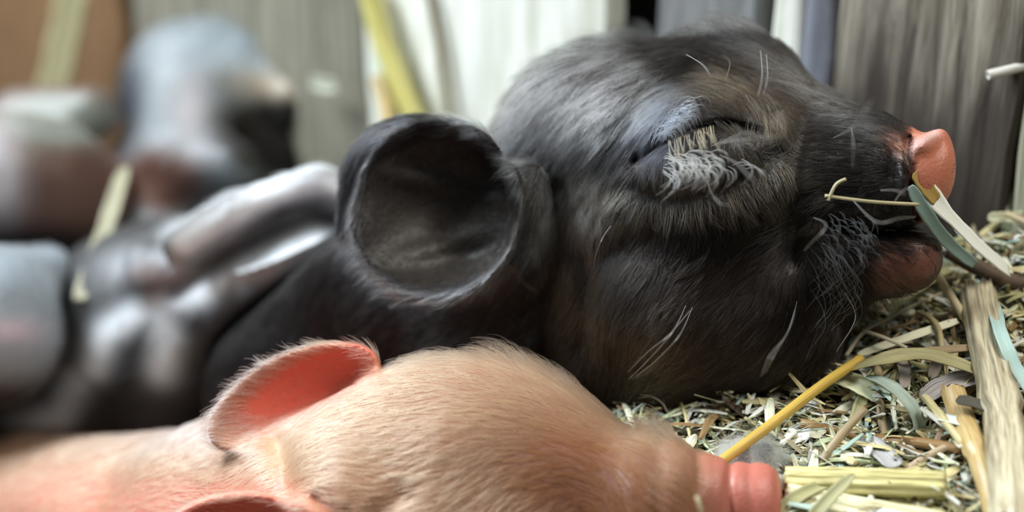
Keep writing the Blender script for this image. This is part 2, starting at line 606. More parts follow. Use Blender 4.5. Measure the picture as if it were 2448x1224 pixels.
boards = [
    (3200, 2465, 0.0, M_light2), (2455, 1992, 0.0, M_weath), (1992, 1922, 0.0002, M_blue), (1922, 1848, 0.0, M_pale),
    (1775, 1528, -0.006, M_grey), (1452, 872, 0.0, M_pale), (860, 590, -0.002, M_khaki),
    (582, 300, -0.004, M_khaki), (292, -60, 0.0, M_brown), (-70, -700, 0.0, M_khaki),
]
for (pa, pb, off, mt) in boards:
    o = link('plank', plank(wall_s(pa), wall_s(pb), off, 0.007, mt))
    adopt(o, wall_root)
o = link('backing_board', plank(wall_s(3200), wall_s(-700), -0.024, 0.008, M_dark))
adopt(o, wall_root)


# hay surface height
def hay_h(x, y):
    """height of the bedding: a bank that rises towards the wall"""
    dw = (np.stack([np.asarray(x, float), np.asarray(y, float)], -1) - WA) @ wnor   # distance from wall
    base = 0.036 - 0.026 * np.clip(dw / 0.075, 0, 1.9)
    left = np.clip((0.02 - np.asarray(x, float)) / 0.08, 0, 1)
    base = base * (1 - left) + (-0.055 + 0.03 * np.clip((np.asarray(y, float) - .36) / .1, 0, 1)) * left
    return base + 0.0012 * np.sin(np.asarray(x) * 310 + 1) * np.sin(np.asarray(y) * 270) + 0.0009 * np.sin(np.asarray(x) * 640 + np.asarray(y) * 500)


def G(px, py, lift=0.0):
    """point lift metres above the hay, seen at px,py"""
    ray = (px - W / 2) / F * RIGHT + (H / 2 - py) / F * UP + FWD
    lo, hi = 0.12, 0.9
    for t in np.linspace(0.15, 0.9, 500):
        p = ORG + ray * t
        if p[2] < hay_h(p[0], p[1]) + lift:
            return p
        dw = (p[:2] - WA) @ wnor
        if dw < 0.002: return p
    return p


m, nt, out = new_mat('barn_floor')
b = nt.nodes.new('ShaderNodeBsdfPrincipled'); b.inputs['Roughness'].default_value = 0.9
nz = nt.nodes.new('ShaderNodeTexNoise'); nz.inputs['Scale'].default_value = 60
cr = nt.nodes.new('ShaderNodeValToRGB')
cr.color_ramp.elements[0].color = (0.008, 0.006, 0.005, 1); cr.color_ramp.elements[1].color = (0.045, 0.032, 0.02, 1)
nt.links.new(nz.outputs['Fac'], cr.inputs[0]); nt.links.new(cr.outputs[0], b.inputs['Base Color']); nt.links.new(b.outputs[0], out.inputs[0])
M_floor = m
fl = mesh_obj('floor', [(-1.5, -0.6, -0.075), (1.5, -0.6, -0.075), (1.5, 1.8, -0.075), (-1.5, 1.8, -0.075)], [(0, 1, 2, 3)], M_floor)
tag(fl, 'dark earthy barn floor under the bedding', kind='structure')
# bedding mound surface
nx, ny = 130, 130
xs = np.linspace(-0.62, 0.34, nx); ys = np.linspace(0.05, 1.0, ny)
XX, YY = np.meshgrid(xs, ys, indexing='ij')
dw = (np.stack([XX, YY], -1) - WA) @ wnor
ZZ = hay_h(XX, YY) - 0.0015 + 0.0015 * rng.random(XX.shape)
V = np.stack([XX, YY, ZZ], -1).reshape(-1, 3)
keep = (dw > 0.001).reshape(-1)
fs = []
for i in range(nx - 1):
    for j in range(ny - 1):
        q = (i * ny + j, (i + 1) * ny + j, (i + 1) * ny + j + 1, i * ny + j + 1)
        if all(keep[k] for k in q): fs.append(q)
bed = mesh_obj('bedding', V, fs, M_floor)
tag(bed, 'dark packed bedding under the loose hay', 'bedding', kind='stuff')

# ------------------------------------------------------------------ straw builders (world-space meshes)


def catmull(pts, n):
    pts = np.array(pts, float); m = len(pts)
    out = []
    for t in np.linspace(0, m - 1, n):
        i = min(int(t), m - 2); f = t - i
        p0 = pts[max(i - 1, 0)]; p1 = pts[i]; p2 = pts[i + 1]; p3 = pts[min(i + 2, m - 1)]
        out.append(0.5 * ((2 * p1) + (-p0 + p2) * f + (2 * p0 - 5 * p1 + 4 * p2 - p3) * f * f + (-p0 + 3 * p1 - 3 * p2 + p3) * f ** 3))
    return np.array(out)


def frames(c):
    T = np.gradient(c, axis=0); T /= np.linalg.norm(T, axis=1, keepdims=True) + 1e-12
    up = np.array([0, -0.3, 1.0])
    S = np.cross(T, up); S /= np.linalg.norm(S, axis=1, keepdims=True) + 1e-9
    U = np.cross(S, T)
    return T, S, U


def add_uv(me, uvs):
    uv = me.uv_layers.new(name='UVMap')
    vi = np.zeros(len(me.loops), np.int32); me.loops.foreach_get('vertex_index', vi)
    uv.data.foreach_set('uv', uvs[vi].astype(np.float32).ravel())


def straw_mesh(name, pts, r, mat, nodes=(), taper=0.0, hollow=True, ribs=0.06, seg=None, sides=14, flat=1.0, ragged=0.0):
    """dry stem: ribbed tube, swollen nodes, open hollow ends with wall thickness"""
    n = seg or max(8, 6 * len(pts))
    c = catmull(pts, n)
    T, S, U = frames(c)
    th = np.linspace(0, 2 * np.pi, sides, endpoint=False)
    t = np.linspace(0, 1, n)
    vs, uv, fs = [], [], []
    rr = r * (1 - taper * t)
    for nd in nodes:
        rr = rr * (1 + 0.22 * np.exp(-((t - nd) / 0.022) ** 2) - 0.08 * np.exp(-((t - nd - 0.05) / 0.03) ** 2))
    Lt = np.linalg.norm(c[-1] - c[0])
    rad = 1 + ribs * np.cos(th * (9 if sides > 20 else 5)) * 0.5 + ribs * 0.4 * np.sin(th * 3 + 1)
    R0 = random.Random(int(abs(pts[0][0]) * 1e6))
    off = np.array([R0.uniform(-1, 1) for _ in th]) * ragged * r

    def ring(i, k=1.0, push=0.0):
        base = len(vs)
        for j, a in enumerate(th):
            e = 0.0
            if i == 0: e = off[j]
            if i == n - 1: e = off[-j - 1]
            vs.append(c[i] + (S[i] * math.cos(a) + U[i] * math.sin(a) * flat) * rr[i] * rad[j] * k + T[i] * (push + e))
            uv.append((t[i] * Lt * 12, abs(a - math.pi) / math.pi * 0.18 + R0.random() * 0 + 0.31 * (int(R0.random() * 0))))
        return base
    outer = [ring(i) for i in range(n)]
    for i in range(n - 1):
        for j in range(sides):
            k = (j + 1) % sides
            fs.append((outer[i] + j, outer[i] + k, outer[i + 1] + k, outer[i + 1] + j))
    for (i, sgn) in ((0, 1), (n - 1, -1)):
        if hollow:
            a1 = ring(i, 0.72); a2 = ring(i, 0.66, sgn * r * 2.5)
            for j in range(sides):
                k = (j + 1) % sides
                f1 = (outer[i] + j, a1 + j, a1 + k, outer[i] + k); f2 = (a1 + j, a2 + j, a2 + k, a1 + k)
                if sgn < 0: f1 = f1[::-1]; f2 = f2[::-1]
                fs.append(f1); fs.append(f2)
            f = tuple(a2 + j for j in range(sides)); fs.append(f if sgn < 0 else f[::-1])
        else:
            f = tuple(outer[i] + j for j in range(sides)); fs.append(f if sgn < 0 else f[::-1])
    o = mesh_obj(name, vs, fs, mat)
    add_uv(o.data, np.array(uv))
    return o


def blade_mesh(name, pts, w, mat, nrm=(0, -0.35, 1), th=0.00012, fold=0.25, taper=(0.6, 0.3), twist=0.0, seg=None, split=0.0):
    """flat dry leaf blade with a crease along the middle and real thickness"""
    n = seg or max(10, 7 * len(pts))
    c = catmull(pts, n)
    T = np.gradient(c, axis=0); T /= np.linalg.norm(T, axis=1, keepdims=True) + 1e-12
    nn = np.array(nrm, float)
    S = np.cross(T, nn); S /= np.linalg.norm(S, axis=1, keepdims=True) + 1e-9
    U = np.cross(S, T)
    t = np.linspace(0, 1, n)
    ww = w / 2 * (1 - taper[0] * np.clip((0.18 - t) / 0.18, 0, 1) ** 1.5 - taper[1] * np.clip((t - 0.75) / 0.25, 0, 1) ** 1.5)
    ww = ww * (1 + 0.05 * np.sin(t * 23) + 0.03 * np.sin(t * 51 + 1))
    cs = np.array([-1, -0.66, -0.33, 0, 0.33, 0.66, 1.0])
    vs, uv, fs = [], [], []
    Lt = np.linalg.norm(c[-1] - c[0])
    m = len(cs)
    for side in (1, -1):
        for i in range(n):
            a = twist * t[i]
            Si = S[i] * math.cos(a) + U[i] * math.sin(a); Ui = -S[i] * math.sin(a) + U[i] * math.cos(a)
            for x in cs:
                rib = 0.03 * math.cos(x * 12)
                vs.append(c[i] + Si * ww[i] * x + Ui * (ww[i] * (fold * abs(x) + rib) + side * th))
                uv.append((t[i] * Lt * 12, x * 0.2 + 0.5))
    for i in range(n - 1):
        for j in range(m - 1):
            a = i * m + j
            fs.append((a, a + 1, a + m + 1, a + m))
            a += n * m
            fs.append((a, a + m, a + m + 1, a + 1))
    for i in range(n - 1):
        for j in (0, m - 1):
            a = i * m + j; b2 = a + n * m
            fs.append((a, a + m, b2 + m, b2) if j == 0 else (a, b2, b2 + m, a + m))
    for i in (0, n - 1):
        for j in range(m - 1):
            a = i * m + j; b2 = a + n * m
            fs.append((a, b2, b2 + 1, a + 1) if i == 0 else (a, a + 1, b2 + 1, b2))
    o = mesh_obj(name, vs, fs, mat)
    add_uv(o.data, np.array(uv))
    return o


C_gold = (0.62, 0.42, 0.08); C_straw = (0.78, 0.68, 0.36); C_pale = (0.90, 0.90, 0.68); C_white = (0.92, 0.93, 0.84)
C_teal = (0.52, 0.70, 0.62); C_brown = (0.30, 0.19, 0.085); C_dbrown = (0.13, 0.085, 0.055); C_olive = (0.48, 0.46, 0.22)
C_grey = (0.64, 0.66, 0.60); C_green = (0.66, 0.74, 0.44); C_mauve = (0.50, 0.44, 0.38)
pxm = 0.25 / F   # metres per pixel near the focus


def S(px, py, lift=0.002): return G(px, py, lift)


def hero(kind, name, label, pts, w, col, cat, col2=None, **kw):
    mt = straw_mat(col, col2, kw.pop('rough', 0.4))
    P3 = [p if len(p) == 3 and isinstance(p, np.ndarray) else S(*p) for p in pts]
    if kind == 's':
        o = straw_mesh(name, P3, w * pxm / 2, mt, **kw)
    else:
        o = blade_mesh(name, P3, w * pxm, mt, **kw)
    tag(o, label, cat)
    return o


# thick stalks at lower right
hero('s', 'straw_stalk', 'thick ribbed yellow green stalk lying level, cut end right, touching pink snout', [P(1880, 1150, .2372), P(2060, 1154, .2318), P(2262, 1162, .2262)], 58, (0.74, 0.68, 0.32), 'straw', (0.22, 0.18, 0.05), ribs=0.22, sides=36)
hero('s', 'straw_stalk', 'thick pale stalk just under the level ribbed stalk, sloping down right', [P(1880, 1192, .2345), P(2050, 1225, .2292), P(2260, 1262, .2235)], 62, (0.88, 0.84, 0.58), 'straw', (0.36, 0.30, 0.12), ribs=0.2, sides=36)
hero('s', 'straw_stalk', 'tall thick upright grey tan stalk with ragged top near right edge', [P(2338, 702, .264), P(2362, 830, .250), P(2395, 980, .236), P(2412, 1110, .2235), P(2420, 1260, .212)], 80, (0.66, 0.60, 0.42), 'straw', (0.22, 0.17, 0.10), nodes=(0.47,), ribs=0.2, ragged=0.6, rough=.35, sides=32)
hero('s', 'straw_stalk', 'short hollow golden stalk with a brown knot left of the tall stalk', [P(2276, 930, .2445), P(2300, 1000, .2392), P(2338, 1085, .2308), P(2372, 1180, .2238), P(2390, 1270, .2180)], 56, (0.66, 0.50, 0.24), 'straw', (0.38, 0.24, 0.08), nodes=(0.47,), ribs=0.05, ragged=0.5, rough=.28)
hero('s', 'yellow_straw', 'smooth golden yellow stem slanting from pink piglet up to black cheek', [P(1718, 1108, .236), P(1850, 1010, .243), P(1960, 925, .250), P(2058, 858, .257)], 25, C_gold, 'straw', (0.42, 0.27, 0.04), ribs=0.02, hollow=False)
hero('s', 'brown_straw', 'long thin brown stem with a knot crossing the pale chaff', [P(1915, 1012, .2505), P(2070, 1046, .2448), P(2190, 1058, .2395), P(2300, 1074, .2345)], 25, (0.36, 0.22, 0.085), 'straw', (0.2, 0.11, 0.04), nodes=(0.42,), ribs=0.05)
hero('s', 'pale_straw', 'short tan stem with broken white tip beneath the brown twig', [P(2208, 606, .262), P(2262, 690, .262), P(2330, 800, .258)], 21, (0.62, 0.55, 0.34), 'straw', (0.34, 0.28, 0.14), ribs=0.08, ragged=0.8)
tw = hero('s', 'twig', 'dark brown twig at right edge over the white blade', [P(2268, 600, .268), P(2330, 636, .268), P(2400, 668, .268), P(2500, 690, .268)], 42, C_dbrown, 'twig', (0.07, 0.045, 0.03), ribs=0.06, hollow=False, rough=.7)
hero('b', 'straw_leaf', 'broad white blade leaning on the black snout, golden at its tip', [P(2192, 420, .246), P(2245, 490, .2475), P(2330, 580, .256), P(2412, 650, .264)], 48, (0.97, 0.98, 0.92), 'straw', (0.88, 0.90, 0.80), nrm=(-0.3, -0.6, 0.8), fold=.1)
hero('b', 'straw_sheath', 'golden brown dry sheath on the tip of the white blade', [P(2186, 412, .2455), P(2210, 446, .2460), P(2238, 480, .2468)], 36, (0.50, 0.34, 0.10), 'straw', (0.3, 0.18, 0.04), nrm=(0.2, -0.9, 0.5), fold=.2)
hero('b', 'grass_leaf', 'blue green blade left of the white blade, tip on the snout', [P(2176, 444, .244), P(2215, 510, .246), P(2268, 580, .251), P(2330, 632, .257)], 30, (0.38, 0.54, 0.50), 'grass blade', (0.26, 0.38, 0.34), nrm=(-0.3, -0.9, 0.3), fold=.15)
hero('s', 'thin_straw', 'thin pale stem lying level across the black piglet mouth', [P(1972, 468, .2405), P(2080, 482, .2405), P(2196, 489, .243)], 8, (0.60, 0.52, 0.30), 'straw', hollow=False)
hero('s', 'forked_straw', 'tiny curved straw rising from the left end of the thin mouth stem', [P(2022, 428, .2400), P(1998, 442, .2400), P(1980, 480, .2405)], 8, (0.55, 0.50, 0.30), 'straw', hollow=False)
hero('b', 'pale_leaf', 'bright pale blade sloping up right below the black cheek', [(2050, 850, .006), (2160, 812, .007), (2290, 768, .006)], 24, (0.85, 0.86, 0.66), 'straw', (0.68, 0.66, 0.42))
hero('b', 'olive_leaf', 'long olive arched leaf pointing left beside the black cheek', [(2028, 888, .006), (2110, 862, .009), (2200, 850, .010), (2290, 872, .008), (2370, 905, .004)], 40, (0.44, 0.40, 0.20), 'leaf', (0.22, 0.19, 0.08), fold=.3, taper=(.9, .5))
hero('b', 'brown_leaf', 'tan brown blade just above the long olive leaf', [(2070, 866, .005), (2180, 846, .007), (2330, 832, .006)], 24, (0.42, 0.31, 0.17), 'straw')
hero('s', 'bent_straw', 'thin straw climbing from the cheek to the upright stalks', [(2022, 852, .005), (2066, 792, .008), (2130, 758, .008), (2215, 715, .006)], 10, (0.48, 0.42, 0.28), 'straw', hollow=False)
hero('s', 'kinked_straw', 'thin pale straw branching right from a bend near the cheek', [(2062, 790, .008), (2110, 806, .009), (2168, 832, .007)], 9, (0.66, 0.60, 0.42), 'straw', hollow=False)
hero('b', 'teal_ribbon', 'long pale turquoise ribbon blade hanging down at the right edge', [(2338, 662, .006), (2372, 730, .008), (2392, 800, .009), (2432, 890, .008), (2480, 960, .006)], 34, (0.52, 0.72, 0.68), 'grass blade', (0.40, 0.58, 0.54), taper=(.4, .1))
hero('b', 'drooping_leaf', 'grey green double leaf drooping over the chaff', [(2072, 900, .006), (2130, 925, .009), (2180, 975, .008), (2200, 1030, .004)], 34, (0.42, 0.50, 0.42), 'leaf', (0.22, 0.27, 0.22), taper=(.8, .1))
hero('b', 'husk_flake', 'wide pale green husk flake beside the tip of olive leaf', [(2002, 905, .004), (2055, 925, .005), (2110, 955, .004)], 62, (0.66, 0.68, 0.44), 'husk', (0.42, 0.46, 0.28), taper=(.3, .3))
hero('b', 'green_leaf', 'flat light green blade dropping from under the brown stem', [P(2008, 1000, .2495), P(2038, 1060, .2450), P(2066, 1136, .2380)], 28, (0.62, 0.70, 0.42), 'grass blade', (0.44, 0.52, 0.28))
hero('b', 'grey_flake', 'grey fibrous husk flake beneath the brown stem', [(2058, 1048, .003), (2100, 1078, .004), (2140, 1118, .003)], 52, (0.50, 0.50, 0.50), 'husk', (0.30, 0.30, 0.31))
hero('b', 'white_flake', 'white flat flake left of the golden knotted stalk', [(2226, 996, .004), (2280, 1006, .005), (2340, 1018, .004)], 30, (0.88, 0.93, 0.84), 'husk', (0.66, 0.72, 0.62))
hero('b', 'dark_leaf', 'small dark curled leaf over the golden knotted stalk', [P(2284, 958, .2375), P(2330, 966, .2365), P(2388, 992, .2365)], 32, (0.10, 0.095, 0.07), 'leaf', taper=(.95, .2))
hero('b', 'papery_husk', 'mauve grey papery husk behind the golden knotted stalk', [(2206, 962, .003), (2270, 925, .005), (2368, 905, .005)], 50, (0.56, 0.51, 0.49), 'husk', (0.14, 0.12, 0.11), fold=.6)
hero('b', 'white_chip', 'bright white chip under the left end of the brown stem', [P(1948, 1056, .2470), P(1990, 1064, .2455), P(2026, 1068, .2440)], 36, (0.93, 0.95, 0.92), 'husk', (0.85, 0.86, 0.8), taper=(.3, .3))
hero('b', 'white_chip', 'small white chip lying left of the larger white chip', [P(1895, 1054, .2485), P(1920, 1044, .2480), P(1946, 1034, .2475)], 30, (0.90, 0.92, 0.88), 'husk', (0.8, 0.82, 0.78), taper=(.3, .3))
hero('b', 'split_straw', 'split pale straw end poking in from the right edge', [P(2362, 520, .282), P(2420, 520, .282), P(2520, 515, .282)], 30, (0.85, 0.86, 0.62), 'straw', (0.68, 0.66, 0.42), nrm=(0, -.9, .4))
hero('s', 'white_straw', 'blurred white straw in front of the wall at upper right corner', [P(2362, 180, .275), P(2420, 166, .275), P(2540, 136, .275)], 26, (0.82, 0.80, 0.72), 'straw')
hero('b', 'upright_leaf', 'blurred green grey leaf standing against the wall at right edge', [P(2398, 150, .292), P(2412, 280, .290), P(2440, 400, .287), P(2400, 560, .285)], 32, (0.40, 0.46, 0.32), 'leaf', nrm=(0, -1, .2))
hero('s', 'russet_straw', 'tan straw with split end beside the golden knotted stalk', [P(2160, 1130, .2355), P(2210, 1095, .2355), P(2275, 1062, .2360)], 17, (0.62, 0.48, 0.32), 'straw')
hero('b', 'straw_fragment', 'short straw fragment standing in front of pink piglet snout', [P(1664, 1184, .2115), P(1672, 1206, .211), P(1680, 1240, .211)], 9, (0.80, 0.66, 0.42), 'straw', nrm=(0, -1, .2))
hero('s', 'grey_hook_straw', 'grey hooked straw standing before the chin of black piglet', [(2105, 680, .010), (2106, 718, .006), (2135, 748, .002)], 8, (0.42, 0.36, 0.34), 'straw', hollow=False)
hero('s', 'grey_hook_straw', 'grey straw tip standing right of the hooked one by the chin', [(2196, 640, .010), (2182, 690, .006), (2180, 732, .002)], 9, (0.40, 0.34, 0.32), 'straw', hollow=False)
hero('s', 'wall_stalk', 'yellow blurred stalk leaning on the pale board at upper left', [wall_hit(880, -40, .006), wall_hit(920, 110, .007), wall_hit(1010, 330, .008)], 90, (0.62, 0.58, 0.20), 'straw', (0.45, 0.38, 0.10))
hero('b', 'wall_leaf', 'pale greenish leaf behind the yellow stalk on the board', [wall_hit(905, 120, .004), wall_hit(925, 200, .006), wall_hit(985, 330, .008)], 70, (0.66, 0.76, 0.62), 'leaf', nrm=(-.6, -.7, 0))
hero('s', 'upright_straw', 'thin brown stem upright against the middle of the pale board', [wall_hit(1022, -30, .003), wall_hit(1050, 110, .003), wall_hit(1080, 320, .004)], 32, (0.26, 0.21, 0.12), 'straw')
hero('b', 'tall_straw', 'broad khaki upright straw blade before the brown board at far left', [wall_hit(185, -40, .02), wall_hit(160, 90, .02), wall_hit(120, 260, .022)], 250, (0.40, 0.36, 0.20), 'straw', (0.30, 0.27, 0.15), nrm=(-.6, -.7, 0), fold=.12, taper=(0, 0))
hero('b', 'hanging_husk', 'pale husk scrap beside the left edge of the pale board', [wall_hit(745, 195, .006), wall_hit(775, 205, .006), wall_hit(805, 205, .006)], 70, (0.62, 0.64, 0.5), 'husk', nrm=(-.6, -.7, 0))

# lint clump: tangled fibres around a soft core
fm, nt, out = new_mat('lint')
b = nt.nodes.new('ShaderNodeBsdfPrincipled'); b.inputs['Base Color'].default_value = (0.42, 0.46, 0.46, 1); b.inputs['Roughness'].default_value = 0.9
nt.links.new(b.outputs[0], out.inputs[0])
lint_root = empty('lint_clump', P(1800, 1085, .2425))
tag(lint_root, 'grey woolly lint clump behind the pink snout', 'lint')
fd = Field(cf(1670, 1230, .240) - [.0, .002, .012], cf(1930, 980, .2425) + [.002, .002, .016], 0.0004)
for (a, b2, d, r) in ((1770, 1090, .242, 36), (1815, 1082, .243, 34), (1848, 1106, .2445, 26), (1745, 1108, .243, 24), (1800, 1120, .242, 34)):
    fd.ell(cf(a, b2, d), np.array([1.1, .9, 1.0]) * rp(r, d), k=.001)


def lintcol(px, py, v): return np.tile([0.40, 0.44, 0.45], (len(px), 1)) * (0.8 + 0.5 * vnoise(v, 1500, 9)[:, None])


M_hair_pale = hair_mat('pale_fibre', 0.4, 0.5)
M_lintskin = skin_mat('lint_felt', rough=.95, bump=1.0, scale=3000, spec=.1)  
lint = body_from_field('felted_core', fd, [], lintcol, M_lintskin, lint_root, 0.0)
grow_fur('lint_fibres', lint, lint_root, M_hair_pale, 2600, [(1700, 1100, -1, -1), (1800, 1000, 1, -1), (1900, 1100, 1, 1), (1800, 1150, -1, 1)], 60,
         0.0026, lambda px, py, c, r: np.tile([0.55, 0.60, 0.60], (len(px), 1)) * (0.6 + 0.6 * r.random((len(px), 1))), lift=1.0, radius=2.2e-5, clump=0, nclump=0, jitter=1.0, curl=.8, seed=5)

# ------------------------------------------------------------------ loose bedding straws (countable) + chaff (stuff)
pal = [C_straw, C_pale, C_brown, C_olive, C_teal, C_grey, C_green, (0.5, 0.42, 0.22), (0.38, 0.33, 0.2), C_white, (0.45, 0.35, 0.2), C_mauve]
palw = [.20, .17, .12, .12, .07, .06, .07, .08, .09, .08, .05, .03]
grp = 'loose hay stems scattered over the bedding'
grp2 = 'flat dry leaf blades scattered over the bedding'
grng = random.Random(11)


CLEAR = ([(1880, 1165), (2050, 1190), (2260, 1200)], [(2338, 702), (2395, 980), (2420, 1260)], [(2276, 930), (2338, 1085), (2390, 1270)], [(1718, 1108), (2058, 858)], [(1915, 1012), (2300, 1074)])


def hay_point(clear=None):
    while True:
        px = grng.uniform(1420, 2760); py = grng.uniform(540, 1420)
        # region right of / below the black cheek
        lim = 985 - (px - 1450) * 0.45
        if px > 2200: lim = 500 + (2448 - px) * 0.50
        if py < lim: continue
        if clear and px < 1720 and py < 1090: continue
        if clear and dpoly(np.array([px]), np.array([py]), clear[0])[0] < 70: continue
        if clear and min(dpoly(np.array([px]), np.array([py]), c)[0] for c in clear[1:]) < 45: continue
        return px, py


protos_s, protos_b = [], []
for q in range(12):
    col = pal[q % len(pal)]
    L = grng.uniform(.012, .028); k = grng.uniform(-.12, .12); k2 = grng.uniform(-.06, .10)
    pts = [np.array([-L / 2, 0, 0]), np.array([-L / 6, L * k, L * k2]), np.array([L / 6, L * k * .8, L * k2]), np.array([L / 2, -L * k * .3, 0])]
    o = straw_mesh('hay_straw', pts, grng.choice((.0003, .0004, .0006, .0008)), straw_mat(col), nodes=(grng.uniform(.2, .8),), sides=9, seg=14, ribs=.1, ragged=.5)
    protos_s.append(o.data); bpy.data.objects.remove(o)
    L = grng.uniform(.010, .026); k = grng.uniform(-.08, .08); k2 = grng.uniform(-.05, .12)
    pts = [np.array([-L / 2, 0, 0]), np.array([-L / 6, L * k, L * k2]), np.array([L / 6, L * k * .8, L * k2 * .8]), np.array([L / 2, -L * k * .3, 0])]
    o = blade_mesh('hay_leaf', pts, grng.choice((.0009, .0013, .0018, .0024)), straw_mat(pal[(q * 5 + 3) % len(pal)]), fold=grng.uniform(.05, .5), taper=(.7, .8), twist=grng.uniform(-1, 1))
    protos_b.append(o.data); bpy.data.objects.remove(o)


def lay(me, name, lift, steep):
    o = link(name, me)
    px, py = hay_point(CLEAR)
    p = G(px, py, lift)
    # keep off the wall
    dwl = (p[:2] - WA) @ wnor
    if dwl < 0.006: p[:2] += wnor * (0.008 - dwl)
    o.location = p
    # fall line follows the bank
    az = grng.uniform(0, 2 * math.pi)
    e = 0.004
    gx = (hay_h(p[0] + e, p[1]) - hay_h(p[0] - e, p[1])) / (2 * e); gy = (hay_h(p[0], p[1] + e) - hay_h(p[0], p[1] - e)) / (2 * e)
    nrm = Vector((-gx + grng.gauss(0, steep), -gy + grng.gauss(0, steep), 1)).normalized()
    X = Vector((math.cos(az), math.sin(az), 0)); X = (X - nrm * X.dot(nrm)).normalized()
    Y = nrm.cross(X)
    o.rotation_euler = Matrix((X, Y, nrm)).transposed().to_euler()
    return o


for i in range(150):
    o = lay(protos_s[grng.randrange(12)], 'hay_straw', grng.uniform(.001, .004), .22)
    tag(o, 'thin loose hay stem lying in the mixed bedding', 'hay', grp)
for i in range(150):
    o = lay(protos_b[grng.randrange(12)], 'hay_leaf', grng.uniform(.001, .004), .25)
    tag(o, 'small flat dry leaf blade lying in the mixed bedding', 'hay', grp2)

# chaff: thousands of scraps, nobody could count them
cv, cfc, cuv, cmat = [], [], [], []
chaff_cols = [C_straw, C_pale, C_brown, C_olive, C_grey, C_green, (0.38, 0.33, 0.2), C_white, C_dbrown, C_teal]
for i in range(12500):
    if i < 10000:
        px, py = hay_point()
        p = G(px, py, grng.uniform(-.001, .0030))
    else:
        x = grng.uniform(-.5, .02); y = grng.uniform(.2, .8)
        p = np.array([x, y, float(hay_h(x, y))])
        if (p[:2] - WA) @ wnor < .004: continue
    if (p[:2] - WA) @ wnor < .008: p[:2] += wnor * .008
    az = grng.uniform(0, 6.28); L = grng.choice((.002, .004, .007, .011)) * grng.uniform(.6, 1.3); w = grng.choice((.00015, .00022, .00035, .0006, .0010))
    tz = grng.gauss(0, .35)
    t = np.array([math.cos(az), math.sin(az), tz]); t /= np.linalg.norm(t)
    s = np.cross(t, [grng.gauss(0, .3), grng.gauss(0, .3), 1]); s /= np.linalg.norm(s)
    nn = np.cross(s, t)
    bnd = grng.uniform(-.15, .15) * L
    b0 = len(cv)
    v0 = grng.random()
    for (u, k) in ((-.5, .5), (-.1, 1), (.25, .9), (.5, .35)):
        cpt = p + t * u * L + nn * bnd * (1 - 4 * u * u)
        for (a, z) in ((-1, 0), (0, .35), (1, 0), (0, -.2)):
            cv.append(cpt + s * a * w * k + nn * z * w)
            cuv.append((u * L * 12, v0 + a * .05))
    for q in range(3):
        for j in range(4):
            k = (j + 1) % 4
            cfc.append((b0 + q * 4 + j, b0 + q * 4 + k, b0 + (q + 1) * 4 + k, b0 + (q + 1) * 4 + j))
    cfc.append((b0 + 3, b0 + 2, b0 + 1, b0)); cfc.append((b0 + 12, b0 + 13, b0 + 14, b0 + 15))
    mi = grng.choices(range(10), (.19, .20, .10, .10, .08, .10, .08, .12, .03, .06))[0]
    cmat += [mi] * 14
o = mesh_obj('hay_chaff', cv, cfc, straw_mat(chaff_cols[0]), smooth=False)
for c in chaff_cols[1:]: o.data.materials.append(straw_mat(c))
o.data.polygons.foreach_set('material_index', np.array(cmat, np.int32)); add_uv(o.data, np.array(cuv))
tag(o, 'fine broken hay chaff covering the ground by the wall', 'hay chaff', kind='stuff')

exec_piglets = True
# ================================================================== BLACK PIGLET
M_skin_black = skin_mat('dark_skin', rough=.40, bump=.5, spec=.35)
M_skin_pink = skin_mat('pink_skin', rough=.42, sss=.22, bump=.35, spec=.4, sscol=(1, .45, .3))
M_hair_black = hair_mat('dark_hair', .24, .30, 1.32)
M_hair_blond = hair_mat('blond_hair', .38, .45, 1.40)


def rot_z(deg):
    """rows: axes of an ellipsoid turned in the picture plane (positive = clockwise in the photo)"""
    a = math.radians(-deg)
    return np.array([[math.cos(a), math.sin(a), 0], [-math.sin(a), math.cos(a), 0], [0, 0, 1.0]])


bp_root = empty('piglet', P(1500, 980, .285))
tag(bp_root, 'black piglet with eye closed, asleep against the wall, pink snout tip', 'piglet', None)
fd = Field((-0.105, -0.090, 0.222), (0.092, 0.058, 0.405), 0.0005)
ball = lambda a, b2, d, r, k=.006, s=(1, 1, 1), ang=0: fd.ell(cf(a, b2, d), np.array(s) * rp(r, d), rot_z(ang), k=k)
cone = lambda a, ra, b2, rb, k=.006: fd.cone(cf(*a), rp(ra, a[2]), cf(*b2), rp(rb, b2[2]), k=k)
ball(1640, 415, .279, 305, s=(1.08, 1, .92), ang=12)          # cranium
ball(1760, 205, .285, 128, k=.012)                                    # far brow
ball(1640, 715, .274, 255, s=(1.05, 1, .95))                  # cheek
ball(1830, 735, .268, 205, s=(.98, 1.05, .9))                 # jowl lobe
cone((1420, 560, .290), 250, (980, 700, .315), 205)           # neck
cone((1330, 420, .290), 165, (1150, 560, .300), 170)          # nape
cone((980, 715, .315), 215, (720, 940, .345), 225, k=.008)
cone((1380, 800, .292), 175, (1150, 860, .300), 170, k=.008)   # throat
ball(1440, 300, .285, 170, k=.010)
ball(1500, 840, .284, 170, k=.010)
ball(1590, 885, .281, 138, k=.010)
cone((1830, 320, .276), 150, (2110, 405, .258), 98, k=.010)
cone((950, 860, .330), 200, (800, 970, .342), 200, k=.010)    # shoulder and back
cone((1750, 450, .268), 235, (2080, 425, .256), 128, k=.008)  # muzzle
cone((2080, 425, .256), 128, (2170, 428, .254), 104, k=.004)
fd.ell(cf(2226, 405, .254), np.array([44, 100, 88]) * .254 / F, rot_z(10), k=.0016)
fd.cone(cf(2150, 372, .249), rp(15, .25), cf(2200, 350, .248), rp(20, .25), k=.002)
